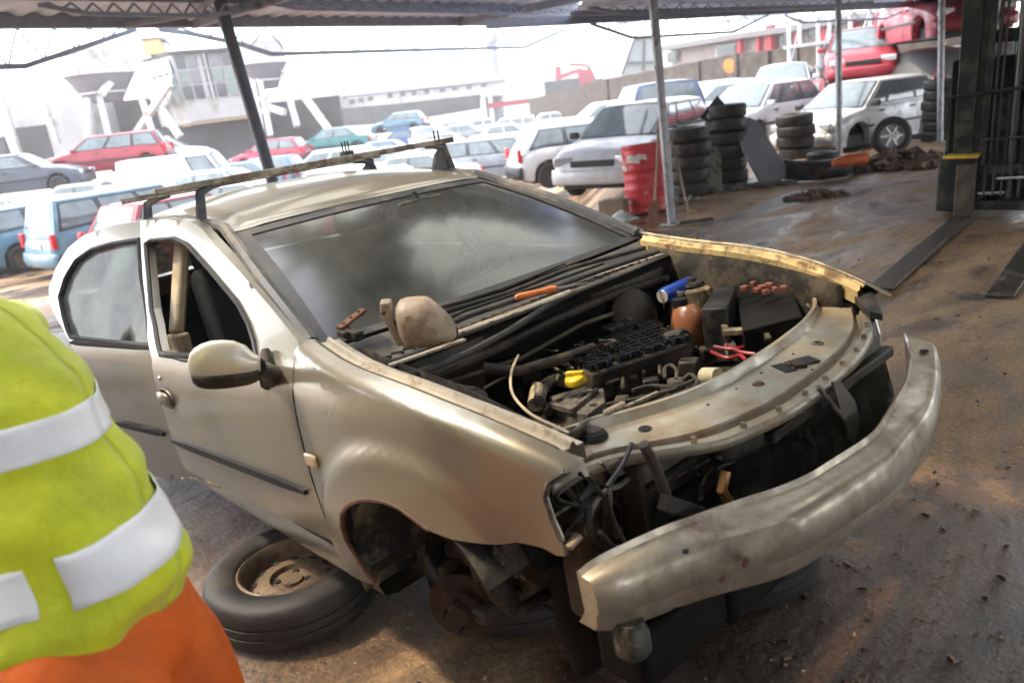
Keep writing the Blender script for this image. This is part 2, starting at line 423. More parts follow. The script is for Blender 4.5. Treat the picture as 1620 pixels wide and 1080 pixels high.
def truss(pts, w=.05, web=9, ztop=ZE):
    """bottom chord through pixel points, in the vertical plane of the eave, with thin web rods"""
    a, b = wz(*pts[0], ztop), wz(*pts[-1], ztop); d = (b - a).normalized(); n = Vector((-d.y, d.x, 0))
    P = []
    for q in pts:
        r = ray(*q); t = (a - CAM).dot(n) / r.dot(n); P.append(CAM + r * t)
    mb = MB()
    for i in range(len(P) - 1): mb.bar(P[i], P[i + 1], w, w)
    mb.build('truss_chord', m_steel_dk, canopy)
    mb = MB(); L = sum((P[i + 1] - P[i]).length for i in range(len(P) - 1)); acc = 0; up = True
    low = []
    for k in range(web + 1):
        s = L * k / web; q = 0
        for i in range(len(P) - 1):
            l = (P[i + 1] - P[i]).length
            if q + l >= s - 1e-6: low.append(P[i].lerp(P[i + 1], min(1, (s - q) / l))); break
            q += l
    for k in range(len(low) - 1):
        top = low[k].lerp(low[k + 1], .5); top.z = ztop + .02
        wr = .013 if ztop > 2.8 else .009; mb.tube([low[k], top], wr, 5); mb.tube([top, low[k + 1]], wr, 5)
    mb.build('truss_web', m_steel_dk, canopy)
truss([(-260, 48), (-180, 112), (0, 106), (40, 105), (215, 47)], .06, 8)
truss([(250, 47), (300, 53), (380, 70), (430, 86), (640, 80), (830, 75), (893, 47)], .055, 14)
truss([(935, 38), (1000, 60), (1040, 58), (1160, 51), (1215, 24)], .04, 9, 2.6)
truss([(1240, 24), (1270, 36), (1400, 30), (1440, 14)], .04, 7, 2.6)
truss([(420, 4), (470, 14), (900, 24), (1000, 18)], .04, 26, ZE - .02)
truss([(930, 14), (1000, 22), (1300, 10), (1380, 4)], .04, 22, 2.58)
truss([(60, 8), (140, 22), (330, 26), (420, 10)], .04, 12, ZE - .02)
# second line of trusses higher up, under the roof, seen edge on
for (p, q, z_) in (((395, 3), (905, 22), ZE + .02), ((905, 22), (1400, 8), 2.62)):
    beam('purlin', wz(*p, z_), wz(*q, z_), .06, .06)
for (a, b) in (((345, -10), (300, 30)), ((345, 20), (470, -5)), ((200, 40), (330, 20))):
    MB().bar(wz(a[0], a[1], ZE), wz(b[0], b[1], ZE), .05, .05).build('brace', m_steel_dk, canopy)
def post(px, d, label, base, top, r=.05, m=None, square=False):
    """a post through two image points at depth d, foot on the ground"""
    foot = Vector(base); tp = Vector(top)
    mb = MB()
    if square: mb.bar(foot, tp, r * 2, r * 2, up=(rx.x, rx.y, 0))
    else: mb.tube([foot, tp], r, 14)
    o = empty('roof_post', label, 'post', 'steel posts carrying the canopy roof', loc=foot)
    mb2 = MB(); mb2.v = [tuple(Vector(v) - foot) for v in mb.v]; mb2.f = mb.f
    mb2.build('shaft', m or m_steel_lt, o, smooth=True)
    MB().box((0, 0, .008), (r * 4, r * 4, .016)).build('base_plate', m_steel_lt, o, bevel=.003)
    return o
m_post = mat('post_grey', (.085, .10, .13), .5, .3, var=.2, dirt=(.16, .1, .07), da=.15, ds=6)
def post_px(top, bot, base_d, label, r, m, ztop=3.12, square=False):
    b = wd(bot[0], bot[1], base_d); t0 = wd(top[0], top[1], base_d)
    # run the line through both points down to z=0 and up to the roof
    d = (b - t0)
    hz = Vector((fw.x, fw.y, 0)).normalized()
    # make the line lie in the vertical plane facing the camera
    r1, r2 = ray(*bot), ray(*top); n = hz
    k = (b - CAM).dot(n); p1 = CAM + r1 * (k / r1.dot(n)); p2 = CAM + r2 * (k / r2.dot(n)); dd = p2 - p1
    foot = p1 + dd * ((0 - p1.z) / dd.z); tp = p1 + dd * ((ztop - p1.z) / dd.z)
    return post(0, 0, label, foot, tp, r, m, square)
post_px((348, 5), (432, 290), 9.6, 'leaning dark steel post rising behind the roof of the stripped car', .075, m_post)
post_px((1033, 0), (1063, 352), depth_of(wz(1063, 355)), 'grey steel post with a spade and shovel leaning at its foot', .052, m_steel_lt, 2.72)
post_px((1326, 0), (1328, 243), depth_of(wz(1328, 246)), 'thin grey steel post in front of the white hatchback beside the orange tube', .055, m_steel_lt, 2.72)
post_px((1490, 0), (1487, 215), 14.5, 'grey steel post in front of the dark red car and right-hand tyre stack', .055, m_steel_lt, 2.72)
# ------------------------------------------------------------ the stripped car in the foreground
m_paint = mat('champagne_paint', (.30, .268, .208), .30, .62, var=.05, vs=3.5, rvar=.03, coat=.35, bump=.0004, bs=9)
m_paint_in = mat('champagne_inner', (.40, .34, .25), .45, .45, var=.15, vs=9, dirt=(.14, .09, .05), da=.45, ds=7, dw=.25)
m_grime = mat('grimy_metal', (.17, .14, .10), .6, .4, var=.4, vs=14, dirt=(.04, .03, .02), da=.7, ds=9, dw=.3, bump=.002, bs=50)
m_cast = mat('cast_aluminium', (.30, .26, .20), .5, .7, var=.3, vs=20, dirt=(.05, .04, .03), da=.6, ds=12, dw=.25, bump=.003, bs=60)
m_engine = mat('engine_black', (.009, .009, .009), .36, .0, spec=.35, var=.4, dirt=(.06, .045, .03), da=.4, ds=14, bump=.002, bs=70)
m_void = mat('deep_black', (.007, .006, .005), .7, spec=.15, var=.3)  # near-black base deepening the darkness under the car and in the bay
m_seal = mat('rubber_seal', (.02, .02, .021), .5, dirt=(.07, .06, .05), da=.2, ds=8)
m_cloth = mat('seat_cloth', (.035, .036, .04), .9, var=.3, vs=30)
m_creampl = mat('cream_plastic', (.55, .44, .27), .5, dirt=(.2, .14, .08), da=.25, ds=6, dw=.3)
m_beige = mat('beige_plastic', (.42, .32, .22), .38, var=.15, dirt=(.16, .11, .07), da=.35, ds=9, dw=.25)

def glass(name, tint, dust, rough=.08, opac=.55, refl=.5, ds=3.0, col=(.30, .29, .25)):
    m = bpy.data.materials.new(name); m.use_nodes = True; nt = m.node_tree; nt.nodes.clear(); L = nt.links.new
    o = N(nt, 'ShaderNodeOutputMaterial'); tr = N(nt, 'ShaderNodeBsdfTransparent'); tr.inputs[0].default_value = (*tint, 1)
    gl = N(nt, 'ShaderNodeBsdfGlossy', Roughness=rough); df = N(nt, 'ShaderNodeBsdfDiffuse'); df.inputs[0].default_value = (*col, 1)
    tc = N(nt, 'ShaderNodeTexCoord'); n1 = N(nt, 'ShaderNodeTexNoise', Scale=ds, Detail=9.0, Roughness=.7, Distortion=.5); L(tc.outputs['Object'], n1.inputs['Vector'])
    mr = N(nt, 'ShaderNodeMapRange'); L(n1.outputs['Fac'], mr.inputs['Value']); mr.inputs['From Min'].default_value = .35; mr.inputs['From Max'].default_value = .72
    mr.inputs['To Min'].default_value = dust * .35; mr.inputs['To Max'].default_value = dust * 1.6
    a = N(nt, 'ShaderNodeMixShader'); L(mr.outputs[0], a.inputs[0]); L(tr.outputs[0], a.inputs[1]); L(df.outputs[0], a.inputs[2])
    fr = N(nt, 'ShaderNodeFresnel', IOR=1.5); mu = N(nt, 'ShaderNodeMath'); mu.operation = 'MULTIPLY_ADD'; L(fr.outputs[0], mu.inputs[0]); mu.inputs[1].default_value = refl; mu.inputs[2].default_value = .02
    bb = N(nt, 'ShaderNodeMixShader'); L(mu.outputs[0], bb.inputs[0]); L(a.outputs[0], bb.inputs[1]); L(gl.outputs[0], bb.inputs[2]); L(bb.outputs[0], o.inputs[0])
    return m
m_wind = glass('windscreen_glass', (.44, .48, .47), .11, .16, refl=1.3, ds=2.0, col=(.30, .31, .26))
m_sideglass = glass('side_glass', (.12, .15, .145), .34, .14, refl=.25, ds=2.5, col=(.42, .45, .40))

ZB = [.1, .3, .5, .7, .85, .93, 1.0, 1.1, 1.33, 1.5]; YB = [-.78, -.815, -.85, -.86, -.845, -.812, -.768, -.715, -.598, -.50]
def yb0(x, z):
    y = cint(z, ZB, YB)
    if x > -.2: y += .13 * ((x + .2) / .75) ** 2
    if x < -2.4: y += .10 * ((-2.4 - x) / .8) ** 2
    return y
def yb(x, z):
    y = yb0(x, z)
    d = math.hypot(x - .03, z - .36)
    if x < .6: y -= .020 * (1 - sstep(.405, .45, d)) * (1 if z > .2 else 0)
    dr = math.hypot(x + 2.62, z - .33)
    y -= .020 * (1 - sstep(.40, .45, dr))
    return y
def side(u, v): return Vector((u, yb(u, v), v))
def trace(pts, Tm=None, surf=None):
    """image outline -> (x, z) on the body side, for a panel standing at pose Tm in the car frame"""
    o = CARI @ CAM; M3 = CARI.to_3x3(); res = []
    I = Tm.inverted() if Tm is not None else Matrix.Identity(4)
    for (px, py) in pts:
        oo = I @ o; d = I.to_3x3() @ (M3 @ ray(px, py)); y = -.8
        for _ in range(30):
            t = (y - oo.y) / d.y; p = oo + d * t; y = .5 * y + .5 * yb0(p.x, p.z)
        res.append((p.x, p.z))
    return res
car = empty('stripped_car', 'champagne silver saloon car stripped of bonnet, bumper, lights and front wheels, with roof bars', 'car', m=CARM)
def part(mb, name, m, parent=car, **k): return mb.build(name, m, parent, **k)

# fender -------------------------------------------------------
CRX = [-.5, -.426, -.216, .05, .255, .388, .51, .56]; CRZ = [1.0, .991, .953, .922, .883, .845, .80, .775]
RR = .032
def zc(x): return cint(x, CRX, CRZ)
def fsurf(u, v):
    z1 = zc(u) - RR; d = v - z1
    if d <= 0: return side(u, v)
    y0 = yb(u, z1); a = min(d / RR, 1.31); rem = max(0, d - RR * 1.31)
    return Vector((u, y0 + RR * (1 - math.cos(a)) + rem * .966, z1 + RR * math.sin(a) + rem * .26))
fo = [(-.412, .305), (-.30, .315), (-.215, .335), (-.245, .393), (-.270, .465), (-.262, .516), (-.232, .562), (-.19, .595), (-.152, .617), (-.10, .638), (-.061, .650), (.012, .660), (.06, .655),
      (.097, .641), (.151, .616), (.221, .608), (.30, .614), (.382, .623), (.441, .618), (.470, .604), (.490, .606), (.488, .640), (.476, .683), (.466, .737), (.478, .769), (.505, .790), (.535, .80)]
fo += [(.545, zc(.545) + .005), (.52, zc(.52) + .03)] + [(x, zc(x) + .036) for x in (.45, .35, .25, .15, .05, -.05, -.15, -.25, -.35, -.42)] + [(-.445, zc(-.44) + .02), (-.452, .975), (-.415, .86), (-.395, .73), (-.400, .50)]
fender = part(sheet(MB(), fo, fsurf, .024, thick=(0, .012, -.004)), 'front_wing', m_paint, smooth='all')
def mirror_part(o, name=None, parent=None):
    c = o.copy(); COL.objects.link(c); c.parent = parent or o.parent; c.scale = (1, -1, 1); return c
ff = mirror_part(fender); ff.location = (0, 0, -.018)
# arch lip and rusty edge
lip = [side(x, z) + Vector((0, .004, 0)) for (x, z) in fo[2:15]]
part(MB().tube(lip, .007, 6), 'arch_lip', mat('arch_lip', (.10, .05, .03), .6, .2, var=.6, vs=20), smooth=True)
for pts in ([(-.402, .31), (-.40, .40), (-.398, .5), (-.395, .62), (-.393, .73), (-.402, .80), (-.413, .86), (-.43, .92), (-.45, .98)],):
    part(MB().tube([side(a, b) + Vector((0, .001, 0)) for a, b in pts], .004, 5), 'shut_line', m_seal)
# side repeater
mk = side(-.352, .69); part(MB().box((0, 0, 0), (.062, .016, .04), m=T(mk + Vector((0, -.006, 0)))), 'side_indicator', mat('indicator', (.62, .48, .24), .25, 0, coat=.5), bevel=.008)
# inner flange beside the bonnet gap, both sides
for s in (1, -1):
    P = [fsurf(x, zc(x) + .040) for x in (-.40, -.3, -.2, -.1, 0, .1, .2, .3, .4, .47)]
    mb = MB(); V = []; Fq = []
    prof = [(0, 0), (.008, -.012), (.03, -.014), (.036, -.004), (.044, -.004), (.05, -.016), (.07, -.018), (.074, -.06)]
    for p in P:
        for (a, b) in prof: V.append((p.x, (p.y + a * (1 if s > 0 else .8)) * s, p.z + b - (0 if s > 0 else .018)))
    n = len(prof)
    for i in range(len(P) - 1):
        for k in range(n - 1): Fq.append((i * n + k, i * n + k + 1, (i + 1) * n + k + 1, (i + 1) * n + k))
    part(mb.add(V, Fq), 'wing_rail', mat('wing_rail_near', (.50, .43, .32), .42, .4, var=.2, vs=12, dirt=(.22, .15, .08), da=.05, ds=14) if s > 0 else mat('wing_rail_far_warm_lit', (.60, .44, .20), .45, .35, var=.25, vs=9, dirt=(.16, .09, .04), da=.3, ds=12), smooth=True)  # far rail has warm light put into its colour, near rail is plain

# doors ---------------------------------------------------------
def hinge(x, y, a): return T((x, y, 0)) @ rotm(a) @ T((-x, -y, 0))
TF = hinge(-.42, -.83, R(4.0)); TR = hinge(-1.55, -.84, R(9.5))
fd = trace([(222, 349), (262, 347), (300, 350), (318, 361), (334, 380), (380, 430), (430, 488), (472, 541), (477, 600), (482, 700), (490, 750), (512, 810), (540, 862), (480, 833), (405, 796), (330, 760), (292, 742), (280, 712), (268, 680), (255, 633), (240, 567), (233, 527), (226, 440)], TF)
fw_ = trace([(231, 386), (240, 380), (277, 377), (297, 387), (333, 427), (377, 480), (394, 512), (403, 540), (407, 563), (350, 576), (290, 568), (254, 557), (240, 490)], TF)
rd = trace([(224, 350), (180, 356), (133, 372), (108, 392), (88, 425), (77, 455), (78, 476), (84, 492), (100, 520), (113, 545), (125, 580), (140, 620), (160, 672), (185, 715), (215, 745), (260, 757), (320, 757), (300, 700), (270, 620), (252, 560), (240, 470)], TR)
rw_ = trace([(222, 380), (180, 386), (147, 395), (122, 412), (105, 440), (96, 470), (102, 500), (114, 533), (170, 540), (242, 547), (236, 500), (226, 440)], TR)
def door(outline, hole, Tm, nm, thick=.035):
    o = part(sheet(MB(), outline, side, .03, [hole], thick=(0, thick, 0)), nm, m_paint, smooth='all')
    o.matrix_local = Tm; return o
fdoor = door(fd, fw_, TF, 'front_door'); rdoor = door(rd, rw_, TR, 'rear_door')
print('FD', [(round(a, 2), round(b, 2)) for a, b in fd]); print('RD', [(round(a, 2), round(b, 2)) for a, b in rd])
def ring_on(o, poly, r, nm, m, off=-.002, close=True):
    P = [side(x, z) + Vector((0, off, 0)) for x, z in resample(poly, .04)]
    if close: P.append(P[0])
    return part(MB().tube(P, r, 6, caps=False), nm, m, o, smooth=True)
ring_on(fdoor, fw_, .009, 'window_seal', m_seal); ring_on(rdoor, rw_, .013, 'window_seal', m_seal)
# rubber belt strip of the doors, rub strips
def strip(o, pts, Tm, nm, m, w=.03, d=.012, n=12):
    a, b = trace(pts, Tm); P = []
    mb = MB(); V = []; Fq = []
    for i in range(n + 1):
        x = lerp(a[0], b[0], i / n); z = lerp(a[1], b[1], i / n); k = min(1, 4 * min(i, n - i) / n + .5)
        for (dy, dz) in ((.006, w / 2 * k), (-d, w / 2.6 * k), (-d * 1.15, 0), (-d, -w / 2.6 * k), (.006, -w / 2 * k)): V.append((x, yb(x, z) + dy, z + dz))
    for i in range(n):
        for k in range(4): Fq.append((i * 5 + k, i * 5 + k + 1, (i + 1) * 5 + k + 1, (i + 1) * 5 + k))
    Fq += [(0, 1, 2, 3, 4), tuple(n * 5 + k for k in range(5))]
    return part(mb.add(V, Fq), nm, m, o, smooth=True)
strip(fdoor, [(276, 696), (487, 777)], TF, 'rub_strip', m_black, .032)
strip(rdoor, [(186, 668), (262, 686)], TR, 'rub_strip', m_black, .032)
strip(fdoor, [(256, 561), (408, 570)], TF, 'belt_seal', m_seal, .022)
strip(rdoor, [(114, 541), (243, 549)], TR, 'belt_seal', m_seal, .03)
# rear window glass
part(sheet(MB(), rw_, lambda u, v: side(u, v) + Vector((0, .012, 0)), .08), 'window_glass', m_sideglass, rdoor, smooth='all')
# handle: bowl recess and flap
h = trace([(265, 630)], TF)[0]; hp = side(*h)
hm = frame(hp, Vector((1, 0, -.02)), Vector((0, -1, 0)), Vector((0, 0, 1)))
part(MB().lathe([(0, .002), (.03, .002), (.043, .004), (.047, .007), (.05, .001)], 24, m=hm @ Matrix.Rotation(R(-90), 4, 'X') @ Matrix.Diagonal((1.25, .8, 1, 1))), 'handle_bowl', mat('handle_bowl', (.10, .09, .075), .5, .3), fdoor, smooth=True)
part(MB().grid(lambda a, b: hp + Vector(((a - .5) * .10, -.012 - .012 * math.sin(math.pi * a) * math.sin(math.pi * b), .020 - .045 * b + .01 * math.sin(math.pi * a))), 8, 6), 'door_handle', m_paint, fdoor, smooth='all', solid=.006)
lk = trace([(253, 599)], TF)[0]; part(MB().lathe([(0, .006), (.008, .006), (.012, 0)], 14, m=T(side(*lk)) @ Matrix.Rotation(R(90), 4, 'X')), 'door_lock', m_chrome, fdoor, smooth=True)
# door inner cards
def card(o, poly, nm):
    lo = [(x * .98 + .98 * 0 - .015, z) for x, z in poly if z < .93]
    part(sheet(MB(), lo, lambda u, v: side(u, min(v, .9)) + Vector((0, .05, 0)), .08), nm, m_black, o, smooth='all', solid=.02, soff=1)
card(fdoor, fd, 'door_card'); card(rdoor, rd, 'door_card')
# far side doors, closed
ffd = part(sheet(MB(), [(-.41, .31), (-.395, .73), (-.455, .985), (-.80, 1.13), (-1.18, 1.30), (-1.5, 1.35), (-1.52, .8), (-1.50, .33)], side, .06, [[(-.72, 1.0), (-1.16, 1.21), (-1.44, 1.27), (-1.45, .95), (-1.0, .92), (-.75, .92)]]), 'front_door', m_paint, smooth='all', solid=.03); ffd.scale = (1, -1, 1)
frd = part(sheet(MB(), [(-1.52, .33), (-1.53, 1.35), (-2.05, 1.35), (-2.4, 1.12), (-2.52, .95), (-2.5, .75), (-2.35, .66), (-2.2, .5), (-2.18, .33)], side, .06, [[(-1.60, .95), (-1.60, 1.27), (-2.0, 1.27), (-2.3, 1.08), (-2.38, .96)]]), 'rear_door', m_paint, smooth='all', solid=.03); frd.scale = (1, -1, 1)
for o_, hh in ((ffd, [(-.72, 1.0), (-1.16, 1.21), (-1.44, 1.27), (-1.45, .95), (-1.0, .92), (-.75, .92)]), (frd, [(-1.60, .95), (-1.60, 1.27), (-2.0, 1.27), (-2.3, 1.08), (-2.38, .96)])):
    part(sheet(MB(), hh, lambda u, v: side(u, v) + Vector((0, .012, 0)), .1), 'window_glass', m_sideglass, o_, smooth='all')
# sills, rear quarters, pillars -----------------------------------
for s in (1, -1):
    mb = MB(); V = []; Fq = []
    xs = [-2.25 + i * .1 for i in range(21)]
    prof = [(-.80, .34), (-.812, .30), (-.80, .262), (-.76, .25), (-.66, .25), (-.64, .34)]
    for x in xs:
        for (y, z) in prof: V.append((x, y * s, z + (.0 if x > -1.9 else 0)))
    n = len(prof)
    for i in range(len(xs) - 1):
        for k in range(n): Fq.append((i * n + k, i * n + (k + 1) % n, (i + 1) * n + (k + 1) % n, (i + 1) * n + k))
    part(mb.add(V, Fq), 'sill', m_paint, smooth=True, ang=50)
    q = part(sheet(MB(), [(-2.30, .95), (-2.18, 1.2), (-1.98, 1.37), (-2.35, 1.345), (-2.60, 1.20), (-2.78, 1.04), (-3.34, 1.0), (-3.42, .85), (-3.44, .45), (-3.0, .38), (-3.0, .45), (-2.92, .58), (-2.78, .68), (-2.62, .72), (-2.46, .68), (-2.3, .56), (-2.22, .42), (-2.2, .3), (-2.1, .3), (-2.2, .7)], side, .06), 'rear_wing', m_paint, smooth='all', solid=.01)
    if s < 0: q.scale = (1, -1, 1)
def edge_y(x): return -.60 + (.0 if x > -2.2 else .04 * (-2.2 - x))
RX = [-1.2, -1.3, -1.6, -2.0, -2.35, -2.6]; RZE = [1.288, 1.322, 1.352, 1.365, 1.35, 1.28]; RZC = [1.306, 1.350, 1.402, 1.425, 1.405, 1.32]
def roofs(a, b):
    s = b * 2 - 1; xf = -1.2 + .11 * (1 - s * s); x = lerp(xf, -2.55, a)
    ze = cint(x, RX[::-1], RZE[::-1]); zz = cint(min(x - .09 * (1 - s * s), -1.2), RX[::-1], RZC[::-1]); k = 1 - abs(s) ** 2.6
    y = s * abs(edge_y(x))
    z = lerp(ze, zz, k)
    if abs(s) > .92: z -= .0
    return Vector((x, y, z + .01 * math.exp(-((abs(s) - .9) / .03) ** 2) * -1))
m_roof = m_paint
part(MB().grid(roofs, 24, 40), 'roof', m_roof, smooth='all', solid=.006, soff=1)
for s in (1, -1):
    # A pillar with dark seal, B pillar
    P0 = Vector((-.45, -.755, .975)); P1 = Vector((-.82, -.69, 1.145)); P2 = Vector((-1.215, -.605, 1.30)); P3 = Vector((-1.6, -.60, 1.355)); P4 = Vector((-2.2, -.605, 1.362))
    q = lambda p, dx=0, dy=0, dz=0: Vector((p.x + dx, (p.y + dy) * s, p.z + dz))
    part(MB().tube([q(P0, dy=.02, dz=.0), q(P1, dy=.012), q(P2, dy=.01), q(P3, dy=.01, dz=-.005), q(P4, dy=.01, dz=-.005)], [.024, .024, .022, .018, .018], 8), 'a_pillar', mat('pillar_seal', (.05, .05, .05), .4, .1, dirt=(.16, .14, .11), da=.3, ds=6), smooth=True)
    part(MB().bar(q(Vector((-1.50, -.79, .30))), q(Vector((-1.56, -.76, .93))), .05, .16, up=(1, 0, 0)).bar(q(Vector((-1.56, -.76, .93))), q(Vector((-1.62, -.60, 1.33))), .04, .09, up=(1, 0, 0)), 'b_pillar', m_creampl, bevel=.012)
    part(MB().bar(q(Vector((-.50, -.76, .28))), q(Vector((-.44, -.76, .95))), .04, .06, up=(1, 0, 0)), 'door_post', m_paint_in, bevel=.01)
# windscreen ---------------------------------------------------
def wsurf(a, b):
    s = b * 2 - 1
    bot = Vector((-.435 + .045 * (1 - s * s), s * .735, .955)); top = Vector((-1.2 + .11 * (1 - s * s), s * .575, 1.283 + .018 * (1 - s * s)))
    p = bot.lerp(top, a); n = Vector((.4, 0, .9)); return p + n * .035 * math.sin(math.pi * a) * (1 - .5 * s * s)
part(MB().grid(wsurf, 16, 24), 'windscreen', m_wind, smooth='all')
def band(a0, a1, b0, b1, nm, off=.004, n=20):
    part(MB().grid(lambda a, b: wsurf(lerp(a0, a1, a), lerp(b0, b1, b)) + Vector((.4, 0, .9)) * off, 3 if a1 - a0 < .2 else n, 3 if b1 - b0 < .2 else n), nm, m_seal, smooth='all')
band(.915, 1.0, 0, 1, 'screen_border'); band(0, .035, 0, 1, 'screen_border'); band(0.03, .93, 0, .035, 'screen_border'); band(.03, .93, .965, 1, 'screen_border')
part(MB().grid(lambda a, b: roofs(0, b) + Vector((.012 - .025 * a, 0, -.004 + .010 * math.sin(math.pi * a))), 4, 30), 'roof_front_edge', m_paint, smooth='all')
# windscreen shade strip under the glass: mirror and its foot
mi = cp(640, 338, 0, -1.02)
imir = part(MB().box((0, 0, 0), (.03, .23, .065), m=T((-.98, .10, 1.235)) @ rotm(R(6), 'Z')), 'interior_mirror', m_black, bevel=.02, seg=3)
part(MB().tube([(-1.0, .09, 1.29), (-.98, .09, 1.25)], .012, 8), 'mirror_foot', m_black, imir, smooth=True)
# interior ------------------------------------------------------
m_int = mat('interior_plastic', (.020, .022, .024), .55, var=.3)
part(MB().grid(lambda a, b: Vector((-.46 - .36 * a, (b * 2 - 1) * .66, .93 - .06 * a + .05 * math.sin(math.pi * a) + .035 * math.exp(-((b * 2 - 1 - .52) / .28) ** 2) * math.sin(math.pi * a))), 10, 24).grid(lambda a, b: Vector((-.82 - .03 * math.sin(3 * a), (b * 2 - 1) * .66, .87 - .35 * a)), 6, 10), 'dashboard', m_int, smooth=True, solid=.01)
swm = T((-1.02, .36, .86)) @ rotm(R(-62), 'Y')
sw = part(MB().tube([swm @ Vector((.185 * math.cos(a), .185 * math.sin(a), 0)) for a in [i * math.pi / 16 for i in range(33)]], .016, 8, caps=False), 'steering_wheel', m_int, smooth=True)
part(MB().lathe([(0, .02), (.05, .015), (.07, -.01), (.04, -.06), (0.03, -.2)], 16, m=swm).bar(swm @ Vector((-.18, 0, 0)), swm @ Vector((.18, 0, 0)), .03, .015).bar(swm @ Vector((0, -.18, 0)), swm @ Vector((0, 0, 0)), .03, .015), 'wheel_hub', m_int, sw, smooth=True)
for s in (1, -1):
    se = empty('seat', None, None); se.parent = car; se.location = (-1.45, .37 * s, .38)
    def sb(a, b, s=s):
        t = a; w = .24 * (1 - .22 * t * t); return Vector((-.16 - .30 * t - .03 * math.cos((b * 2 - 1) * 1.5), (b * 2 - 1) * w, .12 + .60 * t))
    part(MB().grid(sb, 10, 10), 'seat_back', m_cloth, se, smooth='all', solid=.11, sub=1)
    part(MB().grid(lambda a, b: Vector((.32 - .5 * a, (b * 2 - 1) * .25, .12 - .05 * a + .03 * abs(b * 2 - 1))), 8, 8), 'seat_cushion', m_cloth, se, smooth='all', solid=.12, sub=1)
    part(MB().box((-.50, 0, .80), (.09, .26, .16)), 'head_rest', m_cloth, se, bevel=.04, seg=3)
part(MB().grid(lambda a, b: Vector((-2.25 - .2 * a, (b * 2 - 1) * .6, .5 + .45 * a)), 6, 8).grid(lambda a, b: Vector((-1.85 - .4 * a, (b * 2 - 1) * .6, .5)), 4, 8), 'rear_bench', m_cloth, smooth='all', solid=.12)
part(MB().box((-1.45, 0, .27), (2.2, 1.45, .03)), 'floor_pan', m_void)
part(MB().grid(lambda a, b: roofs(a * .97, b) + Vector((0, 0, -.03)), 8, 12), 'headliner', mat('headliner', (.35, .34, .31), .9), smooth='all')
# rear screen, boot
part(MB().grid(lambda a, b: Vector((-2.55 - .42 * a, (b * 2 - 1) * lerp(.56, .66, a), lerp(1.30, 1.02, a) + .03 * (1 - (b * 2 - 1) ** 2))), 8, 12), 'rear_screen', m_sideglass, smooth='all')
part(MB().grid(lambda a, b: Vector((-2.97 - .42 * min(1, a * 1.6), (b * 2 - 1) * .70, 1.02 - .01 * a * 1.6 if a < .625 else 1.01 - .55 * (a - .625) / .375)), 12, 10), 'boot_lid', m_paint, smooth=True, solid=.01)
# scuttle, wipers ---------------------------------------------------
def cow(a, b):
    s = b * 2 - 1; f = Vector((-.235 + .03 * (1 - s * s), s * .70, .905)); r_ = Vector((-.42 + .05 * (1 - s * s), s * .72, .95))
    p = r_.lerp(f, a); p.z += [0, -.012, -.03, -.028, -.012, 0, .004][min(6, int(a * 6.01))]; return p
part(MB().grid(cow, 6, 30), 'scuttle_panel', mat('scuttle', (.016, .016, .017), .35, dirt=(.10, .085, .06), da=.3, ds=9, dw=.3), smooth='all', solid=.006)
# louvre ribs on the scuttle
for i in range(30):
    s = -.62 + i * 1.24 / 29
    part(MB().bar((-.30, s, .906), (-.245, s * .99, .916), .006, .012), 'louvre', m_black)
def pxtube(pts, z, r, nm, m, ax=2, parent=car, n=8):
    P = [cp(a, b, ax, z[i] if isinstance(z, (list, tuple)) else z) for i, (a, b) in enumerate(pts)]
    return part(MB().tube(P, r, n), nm, m, parent, smooth=True)
# front lip of the scuttle (black hose-like seal) and bare painted strip
pxtube([(1072, 396), (1000, 425), (930, 452), (870, 482), (800, 526), (740, 558), (690, 580), (640, 596)], .90, .010, 'bonnet_seal', m_seal)
part(MB().bar(cp(905, 448, 2, .915), cp(1048, 402, 2, .915), .022, .008).bar(cp(720, 528, 2, .915), cp(905, 460, 2, .915), .035, .008).bar(cp(616, 578, 2, .915), cp(735, 537, 2, .915), .02, .008), 'scuttle_strip', mat('bare_strip', (.55, .50, .40), .3, .7, dirt=(.2, .15, .1), da=.35, ds=20), bevel=.002)
for pts, zz in (([(1042, 398), (960, 425), (860, 460), (740, 500), (640, 545)], [.965, .97, .972, .975, .972]), ([(1020, 392), (900, 425), (800, 465), (700, 495)], [.975, .985, .985, .985])):
    w = pxtube(pts, zz, .008, 'wiper_arm', m_black); q = pxtube([(a - 6, b - 8) for a, b in pts[1:]], [z + .006 for z in zz[1:]], .005, 'wiper_blade', m_black, parent=w)
